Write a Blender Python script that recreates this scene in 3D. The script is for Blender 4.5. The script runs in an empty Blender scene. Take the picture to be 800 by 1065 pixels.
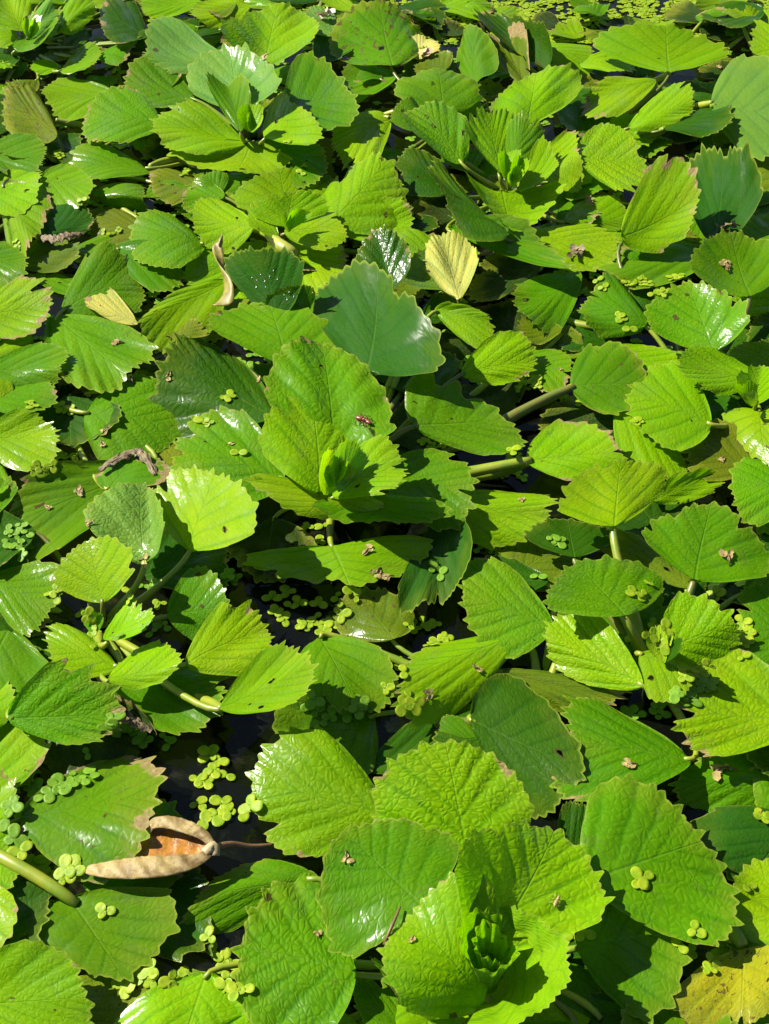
import bpy, math, random
import numpy as np
from mathutils import Vector, Matrix
from mathutils.bvhtree import BVHTree

random.seed(7)
RNG = np.random.default_rng(7)
scene = bpy.context.scene
COL = scene.collection
R = math.radians

# ------------------------------------------------------------------ camera
CAM_H, PITCH, VFOV = 0.60, 45.0, 46.0
cam_d = bpy.data.cameras.new('camera')
cam = bpy.data.objects.new('camera', cam_d)
COL.objects.link(cam)
cam.location = (0, 0, CAM_H)
cam.rotation_euler = (R(90 - PITCH), 0, 0)
cam_d.sensor_fit = 'VERTICAL'
cam_d.sensor_height = 36
cam_d.sensor_width = 27
cam_d.lens = 18 / math.tan(R(VFOV / 2))
cam_d.clip_start = 0.01
cam_d.clip_end = 500
scene.camera = cam

FY = 532.5 / math.tan(R(VFOV / 2))
_cp, _sp = math.cos(R(PITCH)), math.sin(R(PITCH))

def ray(px, py):
    x, y = (px - 400) / FY, (532.5 - py) / FY
    return Vector((x, _cp + y * _sp, -_sp + y * _cp))

def at(px, py, zcm=0.0):
    """the point of the pond at height zcm (centimetres above the water) seen at photo pixel px, py"""
    d = ray(px, py)
    t = (zcm * 0.01 - CAM_H) / d.z
    return Vector((0, 0, CAM_H)) + d * t

# ------------------------------------------------------------------ world and sun
SUN = Vector((-0.66, 0.26, 0.64)).normalized()
sl = bpy.data.lights.new('sun', 'SUN')
sl.energy = 5.0
sl.angle = R(0.5)
sl.color = (1.0, 0.955, 0.87)
so = bpy.data.objects.new('sun', sl)
COL.objects.link(so)
so.rotation_euler = SUN.to_track_quat('Z', 'Y').to_euler()
so.location = SUN * 5
w = bpy.data.worlds.new('World')
scene.world = w
w.use_nodes = True
nt = w.node_tree
bg = nt.nodes['Background']
sky = nt.nodes.new('ShaderNodeTexSky')
sky.sky_type = 'NISHITA'
sky.sun_disc = False
sky.sun_elevation = math.asin(SUN.z)
sky.sun_rotation = math.atan2(SUN.x, SUN.y)
nt.links.new(sky.outputs[0], bg.inputs[0])
bg.inputs[1].default_value = 0.05
vs = scene.view_settings
vs.view_transform = 'Standard'
vs.look = 'None'
vs.exposure = 1.22
vs.gamma = 1
scene.render.film_transparent = False
scene.cycles.max_bounces = 5
scene.cycles.transparent_max_bounces = 8

# ------------------------------------------------------------------ material helpers
class NT:
    def __init__(s, name):
        s.m = bpy.data.materials.new(name)
        s.m.use_nodes = True
        s.t = s.m.node_tree
        s.t.nodes.clear()
        s.out = s.n('ShaderNodeOutputMaterial')
    def n(s, typ, **kw):
        o = s.t.nodes.new(typ)
        for k, v in kw.items():
            setattr(o, k, v)
        return o
    def put(s, sock, v):
        if isinstance(v, bpy.types.NodeSocket):
            s.t.links.new(v, sock)
        else:
            sock.default_value = v
    def math(s, op, a, b=0.0, c=0.0, clamp=False):
        o = s.n('ShaderNodeMath', operation=op, use_clamp=clamp)
        s.put(o.inputs[0], a); s.put(o.inputs[1], b); s.put(o.inputs[2], c)
        return o.outputs[0]
    def ramp(s, v, a, b, lo=0.0, hi=1.0):
        o = s.n('ShaderNodeMapRange', interpolation_type='SMOOTHSTEP')
        s.put(o.inputs[0], v); s.put(o.inputs[1], a); s.put(o.inputs[2], b)
        s.put(o.inputs[3], lo); s.put(o.inputs[4], hi)
        return o.outputs[0]
    def mix(s, f, a, b, blend='MIX'):
        o = s.n('ShaderNodeMix', data_type='RGBA', blend_type=blend)
        s.put(o.inputs[0], f)
        for q, v in ((6, a), (7, b)):
            if isinstance(v, tuple) and len(v) == 3: v = (*v, 1)
            s.put(o.inputs[q], v)
        return o.outputs[2]
    def attr(s, name, typ='GEOMETRY'):
        return s.n('ShaderNodeAttribute', attribute_name=name, attribute_type=typ)
    def noise(s, vec, scale, detail=2.0, rough=0.5, dist=0.0):
        o = s.n('ShaderNodeTexNoise')
        s.put(o.inputs['Vector'], vec)
        s.put(o.inputs['Scale'], scale); s.put(o.inputs['Detail'], detail); s.put(o.inputs['Roughness'], rough); s.put(o.inputs['Distortion'], dist)
        return o

def leaf_material(name, holes):
    k = NT(name)
    info = k.n('ShaderNodeObjectInfo')
    lp = k.attr('leafpos')                       # template x, y of the blade and a per-leaf offset in z
    sep = k.n('ShaderNodeSeparateXYZ'); k.put(sep.inputs[0], lp.outputs['Vector'])
    X, Y = sep.outputs[0], sep.outputs[1]
    rim = k.attr('rim').outputs['Fac']           # 0 at the petiole .. 1 at the margin
    spots = info.outputs['Alpha']
    edge = k.attr('edge_wear', 'OBJECT').outputs['Fac']
    rug = k.attr('rugose', 'OBJECT').outputs['Fac']
    P = lp.outputs['Vector']
    # wobble so that veins are not ruled lines
    wob = k.noise(P, 3.0, 2).outputs['Fac']
    ax = k.math('ABSOLUTE', X)
    s0 = k.math('SUBTRACT', Y, k.math('MULTIPLY', ax, 0.78))
    s1 = k.math('DIVIDE', s0, k.math('ADD', 0.75, k.math('MULTIPLY', ax, 0.9)))
    s2 = k.math('ADD', s1, k.math('MULTIPLY', wob, 0.07))
    # alternate sides are offset by half a spacing
    s3 = k.math('ADD', s2, k.math('MULTIPLY', k.math('SIGN', X), 0.03))
    fr = k.math('FRACT', k.math('MULTIPLY', k.math('ADD', s3, 2.0), 1 / 0.235))
    d = k.math('MULTIPLY', k.math('ABSOLUTE', k.math('SUBTRACT', fr, 0.5)), 0.235)   # 0 at a lateral vein... .0675 between
    lat = k.ramp(d, 0.0, 0.010, 1.0, 0.0)
    latw = k.ramp(d, 0.0, 0.05, 1.0, 0.0)
    midw = k.ramp(Y, 0.0, 1.0, 0.022, 0.006)
    mid = k.ramp(ax, 0.0, midw, 1.0, 0.0)
    vein = k.math('MAXIMUM', lat, mid)
    # fine net between the veins
    mp = k.n('ShaderNodeMapping'); k.put(mp.inputs[0], P); mp.inputs[3].default_value = (1, 1.25, 1)
    vo = k.n('ShaderNodeTexVoronoi', feature='DISTANCE_TO_EDGE')
    k.put(vo.inputs['Vector'], k.mix(0.12, mp.outputs[0], k.noise(mp.outputs[0], 6.0, 1).outputs['Color']))
    vo.inputs['Scale'].default_value = 17
    net = k.ramp(vo.outputs['Distance'], 0.0, 0.09, 1.0, 0.0)
    # colour
    big = k.noise(P, 2.2, 3, 0.6).outputs['Fac']
    fine = k.noise(P, 30, 3, 0.6).outputs['Fac']
    base = info.outputs['Color']
    c = k.mix(k.ramp(big, 0.35, 0.7, 0.0, 0.55), base, k.mix(1.0, base, (1.35, 1.12, 0.8), 'MULTIPLY'))
    c = k.mix(k.ramp(fine, 0.4, 0.75, 0.0, 0.35), c, k.mix(1.0, c, (0.72, 0.80, 0.75), 'MULTIPLY'))
    c = k.mix(k.math('MULTIPLY', net, k.math('ADD', 0.10, k.math('MULTIPLY', rug, 0.38))), c, k.mix(1.0, c, (0.45, 0.68, 0.8), 'MULTIPLY'))
    c = k.mix(k.math('MULTIPLY', k.math('MULTIPLY', latw, latw), k.ramp(k.noise(P, 2.0, 1).outputs['Fac'], 0.35, 0.65, 0.25, 0.75)), c, k.mix(1.0, c, (0.48, 0.70, 0.9), 'MULTIPLY'))
    c = k.mix(k.math('MULTIPLY', mid, 0.35), c, k.mix(0.5, c, (0.13, 0.25, 0.03)))
    # yellowing towards the tips of older leaves
    yel = k.math('MULTIPLY', k.ramp(k.math('ADD', rim, k.math('MULTIPLY', k.math('SUBTRACT', big, 0.5), 0.9)), 0.72, 1.05), k.math('MULTIPLY', spots, 0.75))
    c = k.mix(yel, c, (0.24, 0.26, 0.02))
    # pale toothed edge
    c = k.mix(k.ramp(rim, 0.965, 1.0, 0.0, 0.65), c, (0.27, 0.32, 0.04))
    # brown freckles and necrotic patches
    sp = k.noise(P, 13.0, 3, 0.65, 0.6).outputs['Fac']
    thr = k.math('SUBTRACT', 0.735, k.math('MULTIPLY', spots, 0.15))
    spm = k.ramp(sp, thr, k.math('ADD', thr, 0.03))
    c = k.mix(k.math('MULTIPLY', spm, 0.9), c, k.mix(fine, (0.025, 0.018, 0.006), (0.09, 0.05, 0.015)))
    wr = k.math('ADD', rim, k.math('MULTIPLY', k.math('SUBTRACT', k.noise(P, 3.7, 3, 0.6).outputs['Fac'], 0.5), 0.8))
    wm = k.ramp(wr, k.math('SUBTRACT', 1.23, k.math('MULTIPLY', edge, 0.42)), k.math('SUBTRACT', 1.29, k.math('MULTIPLY', edge, 0.42)))
    c = k.mix(k.math('MULTIPLY', wm, 0.92), c, k.mix(fine, (0.06, 0.035, 0.012), (0.30, 0.22, 0.10)))
    dead = k.math('MAXIMUM', spm, wm)
    hv = k.n('ShaderNodeTexVoronoi', feature='F1'); hv.inputs['Scale'].default_value = 5.0
    k.put(hv.inputs['Vector'], k.mix(0.10, P, k.noise(P, 14, 2).outputs['Color']))
    hs = k.n('ShaderNodeSeparateColor'); k.put(hs.inputs[0], hv.outputs['Color'])
    gate = k.math('GREATER_THAN', k.math('ADD', hs.outputs[0], k.math('MULTIPLY', spots, 0.35)), 0.88)
    rad = k.math('MULTIPLY', gate, k.ramp(hs.outputs[1], 0.0, 1.0, 0.05, 0.16))
    hole = k.math('LESS_THAN', hv.outputs['Distance'], rad)
    hrim = k.math('LESS_THAN', hv.outputs['Distance'], k.math('MULTIPLY', rad, 1.35))
    c = k.mix(k.math('MULTIPLY', hrim, 0.85), c, (0.07, 0.04, 0.012))
    silt = k.ramp(k.noise(P, 4.3, 5, 0.7, 0.8).outputs['Fac'], 0.56, 0.74, 0.0, 0.42)
    c = k.mix(k.math('MULTIPLY', silt, k.ramp(spots, 0.05, 0.5, 0.5, 1.0)), c, (0.11, 0.115, 0.03))
    # underside a little paler and greyer
    geo = k.n('ShaderNodeNewGeometry')
    c = k.mix(geo.outputs['Backfacing'], c, k.mix(0.5, c, (0.10, 0.16, 0.035)))
    # relief
    cell = k.ramp(vo.outputs['Distance'], 0.0, 0.30)
    h = k.math('MULTIPLY', cell, k.math('ADD', 0.06, k.math('MULTIPLY', rug, 0.40)))
    h = k.math('ADD', h, k.math('MULTIPLY', k.ramp(d, 0.0, 0.05), k.math('ADD', 0.12, k.math('MULTIPLY', rug, 0.30))))
    h = k.math('SUBTRACT', h, k.math('MULTIPLY', mid, 0.6))
    h = k.math('ADD', h, k.math('MULTIPLY', k.noise(P, 7, 3).outputs['Fac'], 0.7))
    h = k.math('ADD', h, k.math('MULTIPLY', fine, 0.16))
    bp = k.n('ShaderNodeBump')
    bp.inputs['Strength'].default_value = 0.34
    bp.inputs['Distance'].default_value = 0.0020
    k.put(bp.inputs['Height'], h)
    # the waxy skin only follows the broader relief, so its shine gathers in patches
    hw = k.math('ADD', k.math('MULTIPLY', k.noise(P, 5, 2).outputs['Fac'], 1.6), k.math('MULTIPLY', h, 0.45))
    bw = k.n('ShaderNodeBump')
    bw.inputs['Strength'].default_value = 0.19
    bw.inputs['Distance'].default_value = 0.0020
    k.put(bw.inputs['Height'], hw)
    pb = k.n('ShaderNodeBsdfPrincipled')
    k.put(pb.inputs['Base Color'], c)
    pb.inputs['Roughness'].default_value = 0.6
    pb.inputs['Specular IOR Level'].default_value = 0.06
    k.put(pb.inputs['Normal'], bp.outputs[0])
    wax = k.ramp(k.noise(P, 2.6, 3, 0.6).outputs['Fac'], 0.45, 0.68, 0.10, 1.0)
    k.put(pb.inputs['Coat Weight'], k.math('MULTIPLY', wax, k.math('SUBTRACT', 0.8, k.math('MULTIPLY', dead, 0.75))))
    k.put(pb.inputs['Coat Roughness'], k.ramp(fine, 0.3, 0.7, 0.17, 0.26))
    pb.inputs['Coat IOR'].default_value = 1.42
    k.put(pb.inputs['Coat Normal'], bw.outputs[0])
    tr = k.n('ShaderNodeBsdfTranslucent')
    tc = k.mix(1.0, c, (1.25, 1.5, 0.12), 'MULTIPLY')
    k.put(tr.inputs['Color'], tc)
    k.put(tr.inputs['Normal'], bp.outputs[0])
    mx = k.n('ShaderNodeMixShader')
    k.put(mx.inputs[0], k.math('MULTIPLY', k.math('SUBTRACT', 1.0, dead), 0.40))
    k.put(mx.inputs[1], pb.outputs[0]); k.put(mx.inputs[2], tr.outputs[0])
    if not holes:
        k.put(k.out.inputs[0], mx.outputs[0])
        return k.m
    ht = k.n('ShaderNodeBsdfTransparent')
    mh = k.n('ShaderNodeMixShader')
    k.put(mh.inputs[0], hole); k.put(mh.inputs[1], mx.outputs[0]); k.put(mh.inputs[2], ht.outputs[0])
    k.put(k.out.inputs[0], mh.outputs[0])
    return k.m

def plain(name, c1, c2, scale, rough, transl=0.0, bump=0.3, dist=0.001, spec=0.5):
    k = NT(name)
    tc = k.n('ShaderNodeTexCoord')
    nz = k.noise(tc.outputs['Object'], scale, 4, 0.6).outputs['Fac']
    c = k.mix(k.ramp(nz, 0.3, 0.7), c1, c2)
    info = k.n('ShaderNodeObjectInfo')
    c = k.mix(k.math('MULTIPLY', info.outputs['Random'], 0.5), c, k.mix(1.0, c, (0.72, 0.78, 0.8), 'MULTIPLY'))
    bp = k.n('ShaderNodeBump'); bp.inputs['Strength'].default_value = bump; bp.inputs['Distance'].default_value = dist
    k.put(bp.inputs['Height'], nz)
    pb = k.n('ShaderNodeBsdfPrincipled')
    k.put(pb.inputs['Base Color'], c); pb.inputs['Roughness'].default_value = rough
    pb.inputs['Specular IOR Level'].default_value = spec
    k.put(pb.inputs['Normal'], bp.outputs[0])
    if transl:
        tr = k.n('ShaderNodeBsdfTranslucent'); k.put(tr.inputs['Color'], k.mix(1.0, c, (1.3, 1.15, 0.6), 'MULTIPLY'))
        mx = k.n('ShaderNodeMixShader'); mx.inputs[0].default_value = transl
        k.put(mx.inputs[1], pb.outputs[0]); k.put(mx.inputs[2], tr.outputs[0])
        k.put(k.out.inputs[0], mx.outputs[0])
    else:
        k.put(k.out.inputs[0], pb.outputs[0])
    return k.m

def water_material():
    k = NT('pond_water')
    tc = k.n('ShaderNodeTexCoord')
    n1 = k.noise(tc.outputs['Object'], 14, 3, 0.5).outputs['Fac']
    n2 = k.noise(tc.outputs['Object'], 60, 2, 0.5).outputs['Fac']
    film = k.noise(tc.outputs['Object'], 45, 5, 0.7, 0.5).outputs['Fac']
    bp = k.n('ShaderNodeBump'); bp.inputs['Strength'].default_value = 0.25; bp.inputs['Distance'].default_value = 0.002
    k.put(bp.inputs['Height'], k.math('ADD', n1, k.math('MULTIPLY', n2, 0.25)))
    df = k.n('ShaderNodeBsdfDiffuse')
    k.put(df.inputs[0], k.mix(k.ramp(film, 0.52, 0.74, 0.0, 0.85), (0.006, 0.008, 0.005), (0.050, 0.048, 0.022)))
    tp = k.n('ShaderNodeBsdfTransparent'); tp.inputs[0].default_value = (0.34, 0.40, 0.22, 1)
    m1 = k.n('ShaderNodeMixShader'); m1.inputs[0].default_value = 0.62
    k.put(m1.inputs[1], df.outputs[0]); k.put(m1.inputs[2], tp.outputs[0])
    gl = k.n('ShaderNodeBsdfGlossy'); gl.inputs['Roughness'].default_value = 0.03
    k.put(gl.inputs['Normal'], bp.outputs[0])
    fn = k.n('ShaderNodeFresnel'); fn.inputs[0].default_value = 1.33
    k.put(fn.inputs['Normal'], bp.outputs[0])
    m2 = k.n('ShaderNodeMixShader')
    k.put(m2.inputs[0], fn.outputs[0]); k.put(m2.inputs[1], m1.outputs[0]); k.put(m2.inputs[2], gl.outputs[0])
    k.put(k.out.inputs[0], m2.outputs[0])
    return k.m

M_LEAF = leaf_material('water_chestnut_leaf', False)
M_LEAFW = leaf_material('holed_water_chestnut_leaf', True)
M_WATER = water_material()
M_PET = plain('petiole_skin', (0.13, 0.21, 0.010), (0.24, 0.26, 0.018), 60, 0.38, 0.0, 0.2)
M_PETO = plain('old_petiole_skin', (0.08, 0.13, 0.010), (0.12, 0.11, 0.015), 70, 0.42, 0.0, 0.3)
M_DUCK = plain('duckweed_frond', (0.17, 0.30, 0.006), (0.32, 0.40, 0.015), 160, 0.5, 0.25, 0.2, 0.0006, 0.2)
M_DUCKD = plain('shaded_duckweed_frond', (0.11, 0.24, 0.012), (0.17, 0.31, 0.02), 160, 0.5, 0.2, 0.2, 0.0006, 0.2)  # darker copy of the duckweed colour, with shade painted in
M_BED = plain('pond_mud', (0.012, 0.011, 0.006), (0.03, 0.026, 0.014), 12, 0.9)
M_STRAW = plain('dried_leaf_skin', (0.46, 0.36, 0.19), (0.30, 0.20, 0.09), 90, 0.6, 0.12, 0.5, 0.0015)
def curled_material():
    k = NT('curled_leaf_underside')
    tc = k.n('ShaderNodeTexCoord')
    P = tc.outputs['Object']
    wv = k.n('ShaderNodeTexWave', bands_direction='DIAGONAL'); k.put(wv.inputs[0], P)
    wv.inputs['Scale'].default_value = 48; wv.inputs['Distortion'].default_value = 2.2; wv.inputs['Detail'].default_value = 2; wv.inputs['Detail Scale'].default_value = 1.5
    big = k.noise(P, 45, 4, 0.65, 0.6).outputs['Fac']
    fine = k.noise(P, 420, 4, 0.7).outputs['Fac']
    c = k.mix(k.ramp(big, 0.38, 0.68), (0.33, 0.245, 0.075), (0.14, 0.08, 0.02))
    c = k.mix(k.ramp(wv.outputs['Fac'], 0.55, 1.0, 0.0, 0.45), c, (0.38, 0.29, 0.13))
    c = k.mix(k.ramp(fine, 0.56, 0.72, 0.0, 0.55), c, (0.10, 0.05, 0.02))
    bp = k.n('ShaderNodeBump'); bp.inputs['Strength'].default_value = 0.7; bp.inputs['Distance'].default_value = 0.0016
    k.put(bp.inputs['Height'], k.math('ADD', k.math('MULTIPLY', wv.outputs['Fac'], 0.7), k.math('ADD', big, k.math('MULTIPLY', fine, 0.25))))
    pb = k.n('ShaderNodeBsdfPrincipled'); k.put(pb.inputs['Base Color'], c); pb.inputs['Roughness'].default_value = 0.62
    k.put(pb.inputs['Normal'], bp.outputs[0])
    tr = k.n('ShaderNodeBsdfTranslucent'); k.put(tr.inputs['Color'], c)
    mx = k.n('ShaderNodeMixShader'); mx.inputs[0].default_value = 0.15
    k.put(mx.inputs[1], pb.outputs[0]); k.put(mx.inputs[2], tr.outputs[0]); k.put(k.out.inputs[0], mx.outputs[0])
    return k.m
M_CREAM = curled_material()
M_ORANGE = plain('curled_leaf_inside', (0.46, 0.19, 0.012), (0.22, 0.08, 0.008), 160, 0.4, 0.2, 0.5, 0.0015)
M_BROWN = plain('dry_brown_skin', (0.085, 0.055, 0.02), (0.22, 0.16, 0.07), 150, 0.7, 0.0, 0.6, 0.002)
M_FLOW = plain('dried_petal', (0.40, 0.32, 0.11), (0.25, 0.165, 0.045), 220, 0.65, 0.15, 0.4, 0.0008)
M_YELLOW = plain('yellow_bud_skin', (0.42, 0.42, 0.06), (0.30, 0.34, 0.04), 120, 0.4, 0.2, 0.4, 0.001)
M_BUG = plain('insect_shell', (0.10, 0.018, 0.012), (0.20, 0.05, 0.02), 300, 0.35)
M_STEMB = plain('brown_stem_skin', (0.10, 0.045, 0.02), (0.16, 0.085, 0.04), 120, 0.5)
M_WHITE = plain('pale_scrap', (0.62, 0.58, 0.45), (0.42, 0.34, 0.18), 200, 0.6, 0.1, 0.4, 0.001)
def droplet_material():
    k = NT('water_droplet')
    g = k.n('ShaderNodeBsdfGlass'); g.inputs['IOR'].default_value = 1.33; g.inputs['Roughness'].default_value = 0
    k.put(k.out.inputs[0], g.outputs[0])
    return k.m
M_DROP = droplet_material()

# ------------------------------------------------------------------ object helpers
def mesh_obj(name, verts, faces, mat, parent=None, smooth=True, attrs=None):
    me = bpy.data.meshes.new(name)
    me.from_pydata([tuple(v) for v in verts], [], faces)
    if attrs:
        for an, (typ, data) in attrs.items():
            a = me.attributes.new(an, typ, 'POINT')
            a.data.foreach_set('vector' if typ == 'FLOAT_VECTOR' else 'value', np.asarray(data, dtype=np.float32).ravel())
    if smooth:
        me.polygons.foreach_set('use_smooth', [True] * len(me.polygons))
    me.update()
    o = bpy.data.objects.new(name, me)
    if mat: me.materials.append(mat)
    COL.objects.link(o)
    if parent: o.parent = parent
    return o

def tag(o, label=None, cat=None, group=None, kind=None):
    for k_, v in (('label', label), ('category', cat), ('group', group), ('kind', kind)):
        if v: o[k_] = v
    return o

def tube(points, radii, n=8, cap=True):
    pts = [Vector(p) for p in points]
    vs_, fs = [], []
    up = Vector((0.13, 0.27, 1)).normalized()
    prev = None
    for i, p in enumerate(pts):
        t = (pts[min(i + 1, len(pts) - 1)] - pts[max(i - 1, 0)])
        if t.length < 1e-9: t = Vector((0, 1, 0))
        t.normalize()
        a = t.cross(up if prev is None else prev)
        if a.length < 1e-6: a = t.cross(Vector((1, 0, 0)))
        a.normalize()
        b = a.cross(t).normalized()
        prev = b.cross(a) if False else (a.cross(t) if False else b)
        prev = b
        for q in range(n):
            th = 2 * math.pi * q / n
            vs_.append(p + (a * math.cos(th) + b * math.sin(th)) * radii[i])
        # keep the frame turning smoothly
        prev = b
    m = len(pts)
    for i in range(m - 1):
        for q in range(n):
            q2 = (q + 1) % n
            fs.append((i * n + q, i * n + q2, (i + 1) * n + q2, (i + 1) * n + q))
    if cap:
        fs.append(tuple(range(n - 1, -1, -1)))
        fs.append(tuple((m - 1) * n + q for q in range(n)))
    return vs_, fs

def bez(p0, p1, p2, p3, n):
    out = []
    for i in range(n + 1):
        t = i / n; s = 1 - t
        out.append(p0 * s ** 3 + p1 * (3 * s * s * t) + p2 * (3 * s * t * t) + p3 * t ** 3)
    return out

# ------------------------------------------------------------------ plants
PLANTS = {}
def plant(key, px, py, label, kind='water_chestnut'):
    o = bpy.data.objects.new('water_chestnut_plant', None)
    COL.objects.link(o)
    o.empty_display_size = 0.02
    o.location = at(px, py, 0)
    tag(o, label, 'water plant', 'water chestnut plants covering the pond')
    PLANTS[key] = dict(o=o, px=(px, py), c=at(px, py, 0), n=0)
    return o

TONES = {   # base colour, freckling
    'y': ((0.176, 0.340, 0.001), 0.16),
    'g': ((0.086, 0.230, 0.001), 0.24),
    'd': ((0.029, 0.100, 0.002), 0.20),  # mature dark green; also painted shade for leaves lying in shadow
    'b': ((0.024, 0.094, 0.004), 0.15),     # waxy; dark bluish shade of leaves facing off the sun, painted in
    'p': ((0.130, 0.270, 0.035), 0.12),     # waxy; sun glare painted in as a paler base colour
    'o': ((0.120, 0.180, 0.006), 0.75),     # ageing, speckled
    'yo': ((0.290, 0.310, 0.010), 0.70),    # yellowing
    'h': ((0.230, 0.370, 0.012), 0.04),     # young heart leaves
    'w': ((0.500, 0.490, 0.120), 0.15),     # bleached yellow
    'k': ((0.030, 0.060, 0.008), 0.85),     # decaying; also shade painted into low leaves and under a fold
}
HALF = 0.65
MIDY = 0.46
_TH = np.radians([0, 10, 20, 30, 40, 48, 54, 58, 63, 69, 76, 84, 95])
_RR = np.array([0.985, 0.985, 0.982, 0.975, 0.955, 0.905, 0.830, 0.735, 0.52, 0.33, 0.18, 0.08, 0.02])
NA, NR = 145, 13
LRNG = random.Random(3)
LEAVES = []          # for the ray casts of small things lying on leaves
HANDPOLY = []        # pixel outlines of placed leaves
NOTCH = {}

def leaf_template(rng, tooth, wild):
    th = np.linspace(-R(93), R(93), NA)
    at_ = np.abs(th)
    rr = np.interp(at_, _TH, _RR)
    # uneven outline
    ph = rng.uniform(0, 6.28, 4)
    rr = rr * (1 + wild * (0.045 * np.sin(2 * th + ph[0]) + 0.040 * np.sin(3.3 * th + ph[1]) + 0.018 * np.sin(7 * th + ph[2]) + 0.05 * np.sin(th) * np.sin(ph[3])))
    # teeth on the outer margin, none beside the petiole
    nt_ = rng.integers(9, 13)
    warp = th + 0.03 * np.sin(5 * th + ph[3])
    s = warp / R(62) * nt_
    saw = 1 - np.abs((s - np.floor(s)) * 2 - 1)
    saw = saw ** 0.7
    big = 0.62 + 0.38 * np.sin(np.floor(s) * 2.399 + ph[1]) + 0.25 * np.sin(np.floor(s) * 4.1 + ph[2])
    toothed = np.clip((R(68) - at_) / R(8), 0, 1)
    rr = rr + tooth * 0.078 * toothed * (saw * big - 0.45)
    # bites and torn notches
    for _ in range(rng.integers(0, 4)):
        if rng.random() < 0.55:
            c, wd, dp = rng.uniform(-R(55), R(55)), rng.uniform(0.03, 0.09), rng.uniform(0.04, 0.16)
            rr = rr - dp * np.exp(-((th - c) / wd) ** 4)
    return th, rr

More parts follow.
